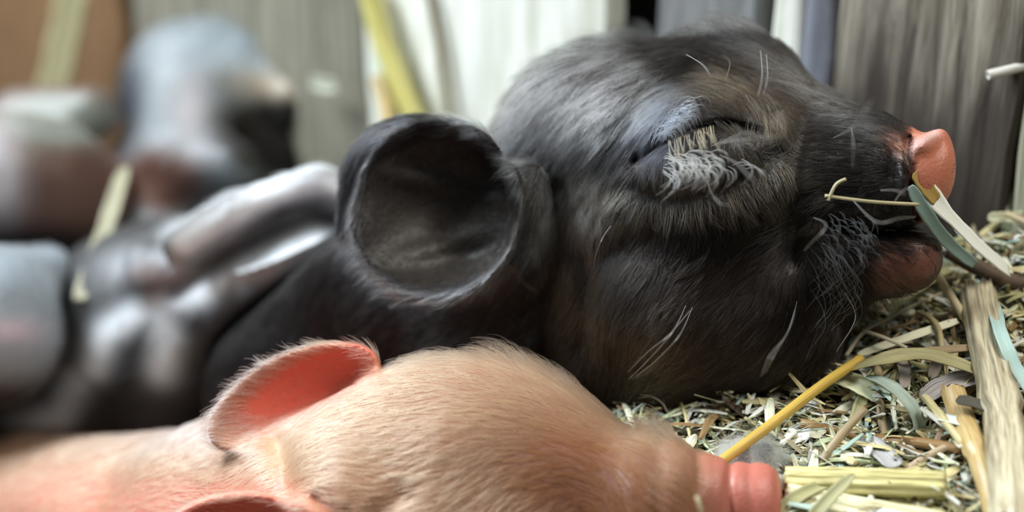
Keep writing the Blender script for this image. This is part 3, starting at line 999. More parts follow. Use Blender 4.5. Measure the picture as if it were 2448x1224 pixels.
fd.cone(cf(2200, 350, .248), rp(20, .25), cf(2245, 322, .250), rp(18, .25), k=.002)   # snout disc
cone((1880, 640, .268), 130, (2165, 610, .256), 84, k=.005)   # lower jaw
# cupped ear
fd.bowl(cf(1048, 503, .270), (1, .05, -.30), (.06, 1, 0.10), rp(204, .272), rp(208, .272), .0125, .00085, k=.0018, deep=(.55, -.05))
ear_rim = [(1090, 300, .2715), (1000, 302, .274), (925, 335, .2765), (870, 400, .279), (846, 480, .281), (836, 565, .282)]
def smooth_path(pts, n):
    pts = np.array(pts, float); t = np.linspace(0, len(pts) - 1, n); i = np.minimum(t.astype(int), len(pts) - 2); f = (t - i)[:, None]
    g = lambda k: pts[np.clip(k, 0, len(pts) - 1)]
    return 0.5 * ((2 * g(i)) + (-g(i - 1) + g(i + 1)) * f + (2 * g(i - 1) - 5 * g(i) + 4 * g(i + 1) - g(i + 2)) * f * f + (-g(i - 1) + 3 * g(i) - 3 * g(i + 1) + g(i + 2)) * f ** 3)


er = smooth_path(ear_rim, 22); err = np.interp(np.linspace(0, 5, 22), range(6), (8, 15, 24, 30, 26, 12))
for q in range(21):
    fd.cone(cf(*er[q]), rp(err[q], .278), cf(*er[q + 1]), rp(err[q + 1], .278), k=.0022)
cone((1262, 420, .268), 42, (1262, 610, .268), 46, k=.003)    # ear root
cone((1060, 560, .294), 120, (1240, 520, .29), 150, k=.004)
# far ear, folded in the fur behind the brow
fd.ell(cf(1480, 140, .305), np.array([95, 30, 60]) * .3 / F, rot_z(-22), k=.004)
grooves = [
    ([(1518, 384), (1560, 352), (1610, 327), (1680, 302), (1750, 297), (1815, 318)], 10, .0022),     # closed lids
    ('bump', 1645, 392, 105, 46, -14, .0020),                                                        # lower lid
    ('bump', 1610, 262, 110, 40, -22, .0014),                                                        # upper lid
    ([(1500, 440), (1600, 470), (1740, 450), (1850, 380)], 28, .0012),
    ([(1500, 300), (1560, 215), (1680, 165), (1800, 200), (1860, 270)], 34, .0016),
    ([(1935, 290), (1912, 380), (1905, 470), (1898, 560), (1890, 620)], 30, .0012),                  # crease muzzle / cheek
    ([(1935, 500), (1990, 530), (2080, 548), (2180, 552), (2260, 548)], 16, .0026),                  # mouth
    ('bump', 1955, 512, 30, 34, 0, .0022),                                                           # lip corner
    ('bump', 2010, 600, 60, 50, 0, .0012),
    ([(1335, 440), (1338, 560), (1325, 660), (1300, 760), (1290, 880)], 26, .0028),                  # fold behind cheek
    ([(2172, 330), (2168, 400), (2186, 470), (2192, 520)], 9, .0016),                                # behind snout disc
    ([(2140, 350), (2135, 420)], 14, .0007),
    ('bump', 2160, 430, 13, 42, 0, .0016),
    ('bump', 2200, 350, 30, 16, -30, .0010),
    ([(2184, 395), (2186, 450)], 6, .0010),
    ([(1385, 590), (1410, 700), (1390, 840)], 26, .0010),
    ('bump', 1420, 540, 70, 50, 0, .0016),
    ('bump', 1600, 760, 110, 60, -50, .0010),
    ('bump', 1030, 440, 120, 22, 12, .0012),
    ('bump', 1040, 590, 120, 26, -14, .0012),
]


def bcol(px, py, v):
    c = np.tile([0.016, 0.0145, 0.0145], (len(px), 1))
    c = lerpc(c, (0.055, 0.038, 0.026), 0.5 * blob(px, py, 1750, 800, 260, 180))
    c = lerpc(c, (0.060, 0.055, 0.065), 0.8 * blob(px, py, 1585, 320, 75, 70) + .6 * blob(px, py, 1560, 420, 60, 50))
    c = lerpc(c, (0.035, 0.027, 0.020), 0.8 * blob(px, py, 1050, 500, 170, 170))
    # pink snout disc and pinkish chin
    disc = 1 / (1 + np.exp(-(px - (2186 + 0.10 * (py - 400))) / 5.0)) * (py < 560)
    c = lerpc(c, (0.50, 0.17, 0.10), disc)
    c = lerpc(c, (0.55, 0.40, 0.38), .7 * np.exp(-(dpoly(px, py, [(2160, 372), (2190, 345), (2235, 318)]) / 13) ** 2))
    c = lerpc(c, (0.34, 0.15, 0.10), 0.9 * blob(px, py, 2150, 345, 36, 22, 30) * (px > 2080))
    c = lerpc(c, (0.15, 0.060, 0.040), np.clip(1.2 * blob(px, py, 2160, 640, 95, 62, -12, 4), 0, 1))
    return c




def press(grow=.0008, k=.004, who='pink'):
    """soft contact: a sleeping neighbour's outline pressed into this body"""
    if who == 'pink':
        fd.ell(cf(1120, 1270, .254), np.array([1.05, 1, .75]) * rp(405, .254) + grow, k=k, op='sub')
        for a, ra, b_, rb in (((1250, 1250, .250), 335, (1560, 1215, .236), 165), ((950, 1270, .257), 345, (600, 1300, .290), 292),
                              ((600, 1310, .290), 290, (0, 1375, .37), 318), ((0, 1375, .37), 318, (-300, 1400, .41), 320)):
            fd.cone(cf(*a), rp(ra, a[2]) + grow, cf(*b_), rp(rb, b_[2]) + grow, k=k, op='sub')
    if who == 'black':
        for a, ra, b_, rb in (((1420, 560, .290), 250, (980, 700, .315), 205), ((980, 715, .315), 215, (720, 940, .345), 225),
                              ((1330, 420, .290), 165, (1150, 560, .300), 170), ((950, 860, .330), 200, (800, 970, .342), 200)):
            fd.cone(cf(*a), rp(ra, a[2]) + grow, cf(*b_), rp(rb, b_[2]) + grow, k=k, op='sub')
    if who == 'sheeny':
        for a, ra, b_, rb in (((400, 800, .385), 260, (40, 950, .42), 260), ((420, 930, .385), 240, (60, 1040, .41), 240)):
            fd.cone(cf(*a), rp(ra, a[2]) + grow, cf(*b_), rp(rb, b_[2]) + grow, k=k, op='sub')
    if who == 'grey':
        fd.cone(cf(360, 420, .47), rp(90, .47) + grow, cf(380, 560, .45), rp(80, .45) + grow, k=k, op='sub')
        fd.cone(cf(470, 230, .50), rp(165, .5) + grow, cf(440, 400, .46), rp(120, .46) + grow, k=k, op='sub')


press(who='pink')
bbody = body_from_field('body', fd, grooves, bcol, M_skin_black, bp_root, 0.300)

b_dirs = [
    (2120, 330, -1, -.5), (2050, 450, -1, .1), (1990, 300, -1, -.35), (1880, 220, -.8, -.7), (1780, 110, -.8, -.5), (1640, 90, -1, .15),
    (1500, 150, -1, .45), (1400, 230, -1, .6), (1300, 330, -1, .45), (1450, 350, -.7, .8), (1350, 450, -.5, .9), (1500, 480, -.5, .9),
    (1600, 430, .1, 1), (1700, 440, .3, 1), (1800, 420, .5, .9), (1580, 260, -.6, .9), (1650, 200, -.8, .4), (1750, 200, -.6, -.3), (1840, 300, -.1, -1),
    (1400, 560, -.2, 1), (1300, 650, -.4, .9), (1480, 640, -.5, .9), (1600, 800, -.65, .9), (1700, 700, -.7, .7), (1500, 900, -.5, .9), (1700, 900, -.8, .6),
    (1880, 560, -.8, .4), (1960, 700, -.25, 1), (2000, 800, -.5, .9), (1900, 850, -.7, .7), (2000, 620, .8, .7), (2100, 620, 1, .2), (2080, 540, .7, .5), (2050, 690, .3, 1),
    (1250, 800, -.7, .7), (1000, 750, -1, .5), (800, 650, -1, .6), (600, 750, -1, .5), (1030, 280, -1, .1), (860, 450, -.3, 1), (1000, 600, -1, .3),
]


def inear(px, py): return blob(px, py, 1050, 505, 185, 185, 0, 6)


B_TOP = [(1260, 260), (1330, 175), (1480, 110), (1600, 65), (1750, 45), (1850, 100), (1950, 205), (2060, 270)]
P_TOP = [(985, 840), (1150, 830), (1300, 865), (1450, 950), (1600, 1045)]


def b_len(px, py, c):
    L = np.full(len(px), .0050)
    L += .0028 * np.exp(-(dpoly(px, py, B_TOP) / 50) ** 2) * (px < 1860) + .0020 * blob(px, py, 1400, 250, 200, 150)
    L -= .0022 * blob(px, py, 2100, 420, 130, 130)
    L = np.where(inear(px, py) > .35, .0012, L)
    L = np.where(px > 2165, .0008, L)
    L += .0018 * blob(px, py, 1980, 720, 90, 140)
    return L


def b_dens(px, py, c):
    d = 1.0 + .5 * blob(px, py, 1650, 350, 400, 350)
    d = np.where((px > 2185) & (py < 560), .03, d)
    d = np.where((py > 600) & (px > 2080), .25, d)
    d = np.where(inear(px, py) > .3, .9, d)
    d = np.where(c[:, 2] > .325, .5, d)
    d *= 1 - .75 * blob(px, py, 1560, 345, 60, 30, -30)
    return d


def b_hcol(px, py, c, r):
    n = len(px)
    base = np.tile([0.009, 0.0075, 0.0072], (n, 1))
    base = lerpc(base, (0.045, 0.028, 0.018), .55 * blob(px, py, 1700, 820, 300, 220) + .5 * blob(px, py, 1900, 220, 120, 80))
    silver_sheen = 1.0 * blob(px, py, 1450, 195, 230, 75, -24) + .9 * blob(px, py, 1730, 52, 190, 36, 8) + .8 * blob(px, py, 1390, 560, 45, 55) + .5 * blob(px, py, 1400, 470, 90, 60)  # highlights on the lit fur, painted into the hair colour
    silver_sheen -= 1.3 * blob(px, py, 1690, 135, 170, 42, 4)
    silver_sheen = np.clip(silver_sheen, 0, 1)
    silver_sheen += .3 * blob(px, py, 1960, 225, 150, 26, 32)
    base = lerpc(base, (0.86, 0.92, 0.94), np.clip(silver_sheen * 1.2, 0, 1) * (r.random(n) < .7))
    tan = .6 * blob(px, py, 1750, 215, 60, 36) + .9 * blob(px, py, 1640, 455, 170, 40, -6) + .6 * blob(px, py, 1440, 490, 90, 60) + .5 * blob(px, py, 1840, 370, 60, 80)
    tan += .55 * blob(px, py, 1385, 730, 55, 170, -8) + .3 * blob(px, py, 1560, 830, 90, 90)
    base = lerpc(base, (0.46, 0.34, 0.20), np.clip(tan, 0, 1) * (r.random(n) < .65))
    blue = .9 * blob(px, py, 1600, 285, 70, 50, -30)
    base = lerpc(base, (0.22, 0.26, 0.38), np.clip(blue, 0, 1) * (r.random(n) < .6))
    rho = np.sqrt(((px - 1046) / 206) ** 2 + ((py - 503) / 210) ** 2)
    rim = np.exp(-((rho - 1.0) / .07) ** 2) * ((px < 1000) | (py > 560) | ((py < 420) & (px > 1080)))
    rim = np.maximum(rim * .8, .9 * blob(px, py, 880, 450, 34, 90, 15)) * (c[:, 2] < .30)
    base = lerpc(base, (0.55, 0.62, 0.78), np.clip(rim, 0, 1) * (r.random(n) < .7))  # bluish light along the ear rim, painted into its hairs
    base = lerpc(base, (0.22, 0.19, 0.16), np.clip(.9 * blob(px, py, 1205, 600, 40, 75, 25), 0, 1) * (r.random(n) < .6) * (c[:, 2] < .30))  # soft sheen inside the ear, painted likewise
    base = lerpc(base, (0.06, 0.045, 0.034), .8 * inear(px, py) * (rho < .85))
    base = lerpc(base, (0.3, 0.3, 0.28), (r.random(n) < .03) * .6)
    return base * (0.6 + 0.8 * r.random((n, 1)))


grow_fur('fur', bbody, bp_root, M_hair_black, 105000, b_dirs, 70, b_len, b_hcol, density=b_dens,
         lift=lambda px, py, c: .22 + .55 * np.exp(-(dpoly(px, py, B_TOP) / 34) ** 2) * np.clip((1880 - px) / 120, 0, 1) + .15 * blob(px, py, 1990, 720, 60, 120), radius=4.6e-5, clump=.8, nclump=8000, jitter=.20, seed=21)


def on_body(body_depth, px, py, dd=0.0):
    return P(px, py, body_depth + dd)


# surface lookup for lashes and whiskers: cast from the camera onto the body mesh
def caster(body):
    from mathutils.bvhtree import BVHTree
    me = body.data
    vs = [v.co.copy() for v in me.vertices]
    bvh = BVHTree.FromPolygons(vs, [tuple(p.vertices) for p in me.polygons])

    def hit(px, py, lift=0.0005):
        ray = (px - W / 2) / F * RIGHT + (H / 2 - py) / F * UP + FWD
        h = bvh.ray_cast(Vector(ORG), Vector(ray / np.linalg.norm(ray)))
        if h[0] is None: return None
        return np.array(h[0]) - ray * lift
    return hit


bhit = caster(bbody)


def draped(pts, lift):
    out = []
    for i, p in enumerate(pts):
        q = bhit(p[0], p[1], lift[i] if hasattr(lift, '__len__') else lift)
        if q is None:
            q = P(p[0], p[1], (out and float((out[-1] - ORG) @ FWD)) or .255)
        out.append(q)
    return out


# lashes of the closed eye
lr = random.Random(3)
gold, white = [], []
for i in range(38):
    t = lr.random()
    x0 = 1595 + 110 * t; y0 = 336 - 38 * t + lr.uniform(-3, 3)
    L = lr.uniform(20, 62); x0 += lr.uniform(-6, 6); sl = lr.uniform(-6, 26)
    gold.append(draped([(x0, y0), (x0 + sl * .3, y0 + L * .5), (x0 + sl, y0 + L)], [.001, .012, .022]))
for i in range(75):
    t = lr.random()
    x0 = 1580 + (120 if i % 3 else 210) * t + lr.uniform(-10, 10); y0 = 378 - 10 * t + lr.uniform(-12, 40)
    L = lr.uniform(35, 75); a = lr.gauss(.75 - .5 * t, .45)
    white.append(draped([(x0, y0), (x0 + L * .45 * math.cos(a), y0 + L * .35 * math.sin(a)), (x0 + L * .8 * math.cos(a + .4), y0 + L * .8 * math.sin(a + .5) * .8), (x0 + L * math.cos(a + .9), y0 + L * math.sin(a + .9))], [.004, .016, .022, .018]))
lash_root = strands('eyelashes', bp_root, M_hair_pale, gold, 8e-5, (0.62, 0.40, 0.18))
lash_root['label'] = 'golden lashes hanging from the closed lid'
o = strands('brow_hair', bp_root, M_hair_pale, white, 8.5e-5, (0.76, 0.86, 0.90)); o['label'] = 'pale tuft of hair under the closed eye'
blue = []
for i in range(110):
    t = lr.random()
    x0 = 1560 + 75 * t + lr.uniform(-14, 14); y0 = 345 - 70 * t + lr.uniform(-22, 16)
    L = lr.uniform(30, 58)
    blue.append(draped([(x0, y0), (x0 + L * .25, y0 - L * .5), (x0 + L * .75, y0 - L * .6), (x0 + L, y0 - L * .15)], [.003, .012, .014, .012]))
o = strands('lid_hair', bp_root, M_hair_pale, blue, 5e-5, (0.20, 0.25, 0.38)); o['label'] = 'bluish hair on the upper lid'
wh = [
    ([(1992, 330), (2030, 310), (2058, 278), (2085, 238)], [.002, .03, .05, .07]),
    ([(2035, 305), (2040, 345), (2038, 400)], [.003, .03, .02]),
    ([(1945, 520), (1975, 540), (1935, 585), (1922, 600)], [.01, .03, .03, .02]),
    ([(2040, 480), (2095, 530), (2150, 522), (2190, 518)], [.01, .03, .03, .02]),
    ([(1720, 345), (1760, 335), (1820, 330), (1875, 322)], [.005, .03, .04, .04]),
    ([(1700, 350), (1760, 325), (1790, 318), (1850, 330)], [.005, .03, .04, .04]),
    ([(1720, 370), (1760, 390), (1790, 420), (1815, 440)], [.005, .03, .04, .04]),
    ([(1690, 430), (1700, 460), (1720, 485), (1752, 492)], [.005, .02, .03, .03]),
    ([(1460, 540), (1440, 570), (1424, 610), (1418, 640)], [.005, .02, .02, .02]),
    ([(1640, 730), (1610, 790), (1560, 850), (1505, 905)], [.005, .02, .02, .02]),
    ([(1655, 735), (1625, 800), (1570, 860), (1520, 900)], [.005, .02, .02, .02]),
    ([(1650, 742), (1600, 800), (1550, 840), (1500, 890)], [.005, .02, .02, .02]),
    ([(1735, 190), (1745, 150), (1725, 130)], [.005, .03, .05]),
    ([(1640, 130), (1680, 155), (1700, 185)], [.005, .03, .03]),
    ([(1832, 130), (1835, 180), (1825, 225)], [.005, .03, .03]),
    ([(1818, 120), (1822, 180), (1812, 230)], [.005, .03, .03]),
    ([(1905, 720), (1890, 780), (1850, 850), (1830, 890)], [.005, .02, .03, .03]),
    ([(1900, 740), (1880, 800), (1840, 850), (1820, 900)], [.005, .02, .03, .03]),
    ([(2020, 700), (2045, 760), (2000, 840)], [.01, .02, .02]),
    ([(2140, 480), (2160, 455), (2200, 445)], [.01, .02, .03]),
    ([(2105, 455), (2140, 455), (2165, 465)], [.01, .02, .03]),
]
o = strands('whiskers', bp_root, M_hair_pale, [draped(a, b2) for a, b2 in wh], 8e-5, (0.42, 0.42, 0.40), segs=14); o['label'] = 'long grey whiskers'
cheek = []
for i in range(48):
    y0 = lr.uniform(560, 700); x0 = lr.uniform(1925, 2030)
    L = lr.uniform(50, 150); s = lr.uniform(-.1, .35)
    cheek.append(draped([(x0, y0), (x0 + 25 * (1 + s), y0 + L * .3), (x0 + 32 * (1 + s), y0 + L * .65), (x0 + 10 * s, y0 + L)], [.004, .010, .012, .010]))
o = strands('cheek_hair', bp_root, M_hair_pale, cheek, 4.5e-5, (0.022, 0.022, 0.025)); o['label'] = 'grey streaked hair on the jowl'
tuft = []
for i in range(60):
    x0 = lr.uniform(1960, 2080); y0 = lr.uniform(500, 620); L = lr.uniform(25, 60)
    a = lr.uniform(.1, 1.1)
    tuft.append(draped([(x0, y0), (x0 + L * .5 * math.cos(a), y0 + L * .5 * math.sin(a)), (x0 + L * math.cos(a + .4), y0 + L * math.sin(a + .4))], [.004, .02, .012]))
o = strands('chin_hair', bp_root, M_hair_pale, tuft, 5.5e-5, (0.08, 0.095, 0.11)); o['label'] = 'pale tufts behind the mouth'

# ================================================================== PINK PIGLET
pp_root = empty('piglet', P(1150, 1340, .245))
tag(pp_root, 'pink blond piglet with red ears in front, cropped at the bottom', 'piglet')
fd = Field((-0.195, -0.110, 0.200), (0.056, -0.012, 0.430), 0.00055)
ball = lambda a, b2, d, r, k=.006, s=(1, 1, 1), ang=0: fd.ell(cf(a, b2, d), np.array(s) * rp(r, d), rot_z(ang), k=k)
ball(1120, 1270, .254, 405, s=(1.05, 1, .75))                 # cranium
cone((1250, 1250, .250), 335, (1560, 1215, .236), 165, k=.008)
cone((1560, 1215, .236), 165, (1740, 1195, .234), 82, k=.004)
cone((1560, 1215, .236), 150, (1680, 1185, .235), 100, k=.003)
fd.cone(cf(1720, 1200, .234), rp(84, .234), cf(1775, 1200, .234), rp(90, .234), k=.003)
fd.ell(cf(1815, 1200, .234), np.array([78, 97, 88]) * .234 / F, rot_z(-3), k=.0014)
plane_d = (fd.x / fd.z * F + W / 2 - 1872) / F * .234 + 0.10 * (fd.y + .044) ** 2 * 0
fd.d = (-Field.smin(-fd.d, -plane_d.astype(np.float32), .0022)).astype(np.float32)   # flat face of the snout   # snout disc
cone((950, 1270, .257), 345, (600, 1300, .290), 292, k=.010)   # neck
cone((600, 1310, .290), 290, (0, 1375, .37), 318, k=.010)       # back
cone((0, 1375, .37), 318, (-300, 1400, .41), 320, k=.010)
# far ear, rim up-left, and near ear
Uv = (0.90, 0.40, -0.12); Vv = (-0.40, 0.88, 0.25)
fd.bowl(cf(712, 950, .260), Uv, Vv, rp(200, .262), rp(94, .262), .0050, .0009, k=.0022, deep=(.2, -.3))
fd.bowl(cf(575, 1314, .236), (0.97, 0.10, -.15), (-0.12, .95, .3), rp(195, .236), rp(118, .236), .006, .0009, k=.0020, deep=(.2, -.3))
pg = [
    ([(1748, 1080), (1742, 1160), (1750, 1280)], 9, .0009),          # fold behind snout disc
    ([(1792, 1080), (1798, 1280)], 9, .0003),
    ([(1664, 1040), (1672, 1120), (1660, 1240)], 12, .0005),
    ([(1574, 1020), (1580, 1120), (1570, 1240)], 16, .0004),
    ('bump', 1620, 1110, 34, 60, 0, .0008),
    ([(668, 1062), (680, 1100), (690, 1160)], 30, .0018),
    ('bump', 800, 1160, 85, 120, 0, .0024),
    ([(960, 1190), (900, 1230)], 30, .0010),
    ([(820, 1235), (760, 1190)], 14, .0016),
]


def pcol(px, py, v):
    c = np.tile([0.34, 0.185, 0.11], (len(px), 1))
    c = lerpc(c, (0.13, 0.042, 0.024), np.clip(.95 * blob(px, py, 1380, 1140, 330, 190, 20), 0, 1))  # shaded right side of the head, painted into the skin
    c = lerpc(c, (0.70, 0.26, 0.20), np.clip(.9 * blob(px, py, 330, 1210, 330, 75, 0), 0, 1))
    c = lerpc(c, (0.62, 0.42, 0.24), .6 * blob(px, py, 680, 1040, 60, 100))
    c = lerpc(c, (0.68, 0.13, 0.085), np.clip(1.5 * blob(px, py, 735, 915, 185, 62, -28, 3), 0, 1) * (v[:, 2] < .30))
    c = lerpc(c, (0.68, 0.15, 0.10), np.clip(1.5 * blob(px, py, 590, 1260, 170, 85, 0, 3), 0, 1))
    s = 1 / (1 + np.exp(-(px - 1700) / 25))
    c = lerpc(c, (0.50, 0.16, 0.12), s)
    return c


pbody = body_from_field('body', fd, pg, pcol, M_skin_pink, pp_root, 0.5)
p_dirs = [
    (1720, 1120, -.7, -.7), (1600, 1050, -.7, -.8), (1450, 960, -.7, -.75), (1300, 880, -.75, -.65), (1150, 850, -.85, -.55), (1000, 860, -1, -.3), (880, 900, -1, .05),
    (1650, 1200, -.6, -.8), (1500, 1100, -.6, -.8), (1400, 1040, -.85, -.55), (1200, 1000, -1, -.12), (1000, 1000, -1, .05), (800, 1000, -1, .1), (650, 1050, -.9, .4),
    (1500, 1200, -.55, -.85), (1420, 1180, -.9, -.45), (1300, 1130, -.95, .1), (1150, 1130, -.85, .5), (1000, 1150, -1, .2), (1350, 1230, -.8, .5), (1200, 1230, -.6, .8), (850, 1150, -1, -.1),
    (500, 1050, -1, .1), (200, 1050, -1, .1), (600, 900, -.8, -.4), (720, 850, -.8, -.6), (520, 990, -.9, .2), (480, 1190, -1, -.2),
]


def pin(px, py): return np.maximum(blob(px, py, 740, 915, 150, 45, -28, 4), blob(px, py, 585, 1260, 150, 62, 0, 4))


def p_len(px, py, c):
    L = np.full(len(px), .0042)
    L += .0028 * np.exp(-(dpoly(px, py, P_TOP) / 30) ** 2)
    L = np.where(px > 1690, .0006, L)
    L -= .0016 * blob(px, py, 1640, 1150, 80, 120)
    L = np.where(pin(px, py) > .4, .0011, L)
    return L


def p_dens(px, py, c):
    d = np.where(px > 1720, .10, 1.0)
    d = np.where(pin(px, py) > .4, .45, d)
    return np.where(c[:, 2] > .30, .45, d)


def p_hcol(px, py, c, r):
    n = len(px)
    base = np.tile([0.60, 0.42, 0.23], (n, 1))
    base = lerpc(base, (0.135, 0.052, 0.018), np.clip(1.15 * blob(px, py, 1410, 1150, 350, 215, 22), 0, 1))  # same head shading put into the hair colour
    base = lerpc(base, (0.85, 0.78, 0.72), np.clip(blob(px, py, 480, 1000, 190, 60) + blob(px, py, 600, 900, 120, 55, -35) + blob(px, py, 530, 975, 60, 50), 0, 1) * .9)
    base = lerpc(base, (0.24, 0.23, 0.21), (r.random(n) < .6) * np.exp(-(dpoly(px, py, P_TOP) / 28) ** 2))
    return base * (0.75 + 0.45 * r.random((n, 1)))


grow_fur('fur', pbody, pp_root, M_hair_blond, 52000, p_dirs, 80, p_len, p_hcol, density=p_dens,
         lift=lambda px, py, c: .26 + 1.8 * np.exp(-(dpoly(px, py, P_TOP) / 22) ** 2), radius=4.8e-5, clump=.55, nclump=6500, jitter=.10, seed=31, curl=.12)

# ================================================================== PIGLETS BEHIND (out of focus)
M_skin_gloss = skin_mat('glossy_dark_skin', rough=.55, bump=.3, spec=.5, coat=0.0)


def back_piglet(label, lo, hi, build, grooves, colf, furcol, dirs, loc, n=9000, L=.005, mat=None, hm=None, vox=.0009, zmax=1.0, lift=.3):
    global fd
    root = empty('piglet', loc)
    tag(root, label, 'piglet')
    fd = Field(lo, hi, vox)
    build()
    body = body_from_field('body', fd, grooves, colf, mat or M_skin_black, root, zmax)
    grow_fur('fur', body, root, hm or M_hair_black, n, dirs, 90, L, furcol, lift=lift, radius=7e-5, clump=.5, nclump=1500, segs=5, seed=n)
    return root


# --- piglet B: black, sky sheen painted grey white on coat and ear rim, right behind the black one
def buildB():
    cone((760, 640, .350), 175, (400, 800, .385), 260, k=.010)
    cone((400, 800, .385), 260, (40, 950, .42), 260, k=.010)
    cone((420, 930, .385), 240, (60, 1040, .41), 240, k=.010)
    cone((820, 600, .345), 120, (620, 600, .36), 150, k=.008)
    fd.bowl(cf(650, 545, .335), (0.93, 0.36, -.1), (-.36, .90, .25), rp(235, .335), rp(85, .335), .008, .0013, k=.003, deep=(.2, -.2))
    fd.cone(cf(440, 580, .335), rp(30, .335), cf(560, 500, .334), rp(28, .334), k=.004)
    fd.cone(cf(560, 500, .334), rp(28, .334), cf(760, 432, .332), rp(24, .332), k=.004)
    fd.cone(cf(760, 432, .332), rp(24, .332), cf(850, 480, .331), rp(22, .331), k=.004)
    cone((360, 640, .35), 62, (470, 650, .35), 50, k=.006)
    press(who='pink'); press(who='black')


def sheenB(px, py):  # grey white sky sheen on the black coat, painted as colour
    w = np.zeros(len(px))
    w = np.maximum(w, np.clip(1.3 * np.exp(-(dpoly(px, py, [(850, 478), (770, 432), (650, 455), (560, 505), (440, 580)]) / 42) ** 2), 0, 1))
    w = np.maximum(w, .8 * np.exp(-(dpoly(px, py, [(750, 585), (640, 630), (480, 700), (330, 745), (250, 800), (225, 880)]) / 36) ** 2))
    w = np.maximum(w, .7 * np.exp(-(dpoly(px, py, [(380, 740), (400, 820), (390, 880)]) / 40) ** 2))
    w = np.maximum(w, .55 * np.exp(-(dpoly(px, py, [(180, 920), (140, 1000), (20, 1010)]) / 42) ** 2))
    w = np.maximum(w, .6 * blob(px, py, 370, 640, 90, 40))
    return w


def colB(px, py, v):
    c = np.tile([0.016, 0.016, 0.017], (len(px), 1))
    c = lerpc(c, (0.85, 0.90, 0.95), sheenB(px, py) * .95)
    return lerpc(c, (0.62, 0.44, 0.42), .5 * blob(px, py, 370, 655, 60, 24) + .5 * blob(px, py, 815, 480, 40, 26))


def furB(px, py, c, r):
    b_ = np.tile([0.022, 0.021, 0.021], (len(px), 1))
    return lerpc(b_, (0.88, 0.93, 0.97), sheenB(px, py) * (r.random(len(px)) < .8)) * (.7 + .6 * r.random((len(px), 1)))


back_piglet('black piglet with sky sheen painted on coat and ear rim, blurred behind the sleeping one', (-0.205, -0.115, .30), (-0.028, 0.03, .47), buildB,
            [([(800, 520), (680, 560), (560, 610), (420, 690)], 26, .003)], colB, furB, [(800, 560, -1, .4), (400, 800, -1, .5), (650, 450, -1, .3)], P(400, 900, .385), n=5000, zmax=.42, mat=M_skin_gloss)


# --- piglet C: greyish white head and shoulders, with brown black side, further back
def buildC():
    ball(500, 235, .50, 175, s=(1.1, 1, .9))
    cone((470, 230, .50), 165, (440, 400, .46), 120, k=.012)
    cone((560, 190, .50), 110, (700, 240, .48), 62, k=.012)
    ball(640, 380, .50, 150)
    cone((620, 330, .50), 120, (760, 380, .50), 90, k=.012)
    cone((420, 380, .46), 90, (560, 395, .44), 55, k=.010)
    cone((360, 420, .47), 90, (380, 560, .45), 80, k=.010)


def colC(px, py, v):
    c = np.tile([0.17, 0.19, 0.20], (len(px), 1))
    c = lerpc(c, (0.30, 0.35, 0.38), .8 * blob(px, py, 530, 120, 110, 60))
    c = lerpc(c, (0.34, 0.28, 0.20), np.clip(1.2 * blob(px, py, 670, 220, 110, 40, 15), 0, 1))
    c = lerpc(c, (0.014, 0.012, 0.010), np.clip(2.2 * blob(px, py, 680, 330, 160, 85, 8, 3), 0, 1))
    c = lerpc(c, (0.05, 0.055, 0.065), np.clip(1.2 * blob(px, py, 300, 250, 60, 160, 0), 0, 1))
    c = lerpc(c, (0.12, 0.062, 0.045), np.clip(1.5 * blob(px, py, 385, 430, 95, 75, 0, 3), 0, 1))
    c = lerpc(c, (0.36, 0.33, 0.34), np.clip(.8 * blob(px, py, 460, 260, 50, 90, 0), 0, 1))
    return c


furC = lambda px, py, c, r: colC(px, py, c) * (.7 + .6 * r.random((len(px), 1)))
back_piglet('grey white piglet with dark brown side, most distant, near the wall', (-0.165, -0.02, .39), (-0.045, .11, .57), buildC, [], colC, furC,
            [(500, 200, -.6, .8), (700, 300, 1, .2)], P(500, 520, .49), n=8000, L=.006, vox=.0011)


# --- piglet D: pinkish brown with grey top at far left
def buildD():
    cone((60, 450, .44), 175, (-150, 480, .46), 200, k=.010)
    cone((120, 460, .44), 150, (240, 480, .45), 105, k=.010)
    cone((60, 290, .47), 80, (220, 270, .46), 58, k=.010)
    ball(0, 420, .43, 150)
    press(who='grey')


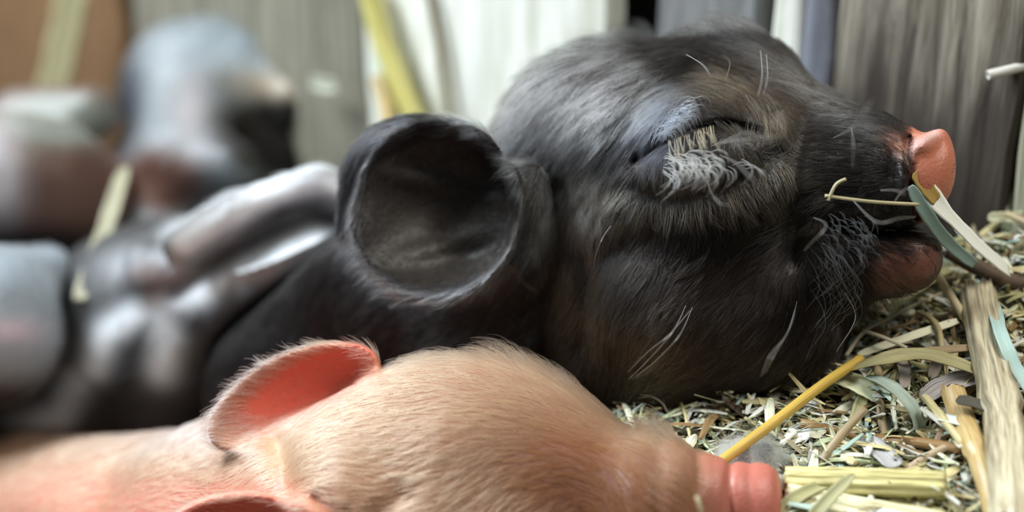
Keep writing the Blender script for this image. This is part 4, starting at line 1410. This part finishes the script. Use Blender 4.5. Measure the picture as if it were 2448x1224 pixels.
def colD(px, py, v):
    c = np.tile([0.115, 0.062, 0.048], (len(px), 1))
    c = lerpc(c, (0.19, 0.20, 0.175), np.clip(1.5 * blob(px, py, 140, 285, 160, 62, 0, 3), 0, 1))
    c = lerpc(c, (0.50, 0.47, 0.49), np.clip(1.3 * blob(px, py, -10, 430, 62, 120, 0, 2), 0, 1))
    c = lerpc(c, (0.02, 0.018, 0.017), np.clip(1.3 * blob(px, py, 100, 600, 220, 50, 0, 3), 0, 1))
    return c


back_piglet('pinkish brown piglet with grey top, cut off by the left edge', (-0.26, -0.04, .36), (-0.095, .07, .54), buildD, [], colD,
            lambda px, py, c, r: colD(px, py, c) * (.7 + .6 * r.random((len(px), 1))), [(100, 450, -1, .3)], P(60, 620, .44), n=6000, L=.005, vox=.0011)


# --- piglet E: pale blue white spotted rump at the lower left edge
def buildE():
    cone((-40, 800, .345), 175, (-260, 860, .36), 240, k=.010)
    cone((-20, 720, .35), 120, (110, 660, .37), 70, k=.010)
    press(who='pink'); press(who='sheeny')


def colE(px, py, v):
    c = np.tile([0.26, 0.30, 0.34], (len(px), 1))
    c = lerpc(c, (0.58, 0.44, 0.50), .7 * blob(px, py, 30, 790, 70, 30))
    return lerpc(c, (0.03, 0.03, 0.035), np.clip(1.3 * blob(px, py, 60, 980, 180, 70, 0, 3), 0, 1))


back_piglet('pale spotted piglet at the left edge below the pinkish brown one', (-0.18, -0.085, .28), (-0.10, .01, .44), buildE, [], colE,
            lambda px, py, c, r: colE(px, py, c) * (.7 + .5 * r.random((len(px), 1))), [(0, 800, -1, .3)], P(0, 960, .36), n=6000, L=.005, vox=.0009)

# upright straws between the back piglets
hero('b', 'tan_straw', 'blurred tan straw standing among the piglets at left', [P(300, 400, .40), P(250, 560, .375), P(190, 720, .355)], 62, (0.36, 0.34, 0.22), 'straw', nrm=(0, -1, .2))
hero('s', 'back_straw', 'blurred golden straw upright behind the black ear', [P(905, 190, .42), P(925, 260, .41), P(935, 330, .40)], 60, (0.42, 0.30, 0.10), 'straw')
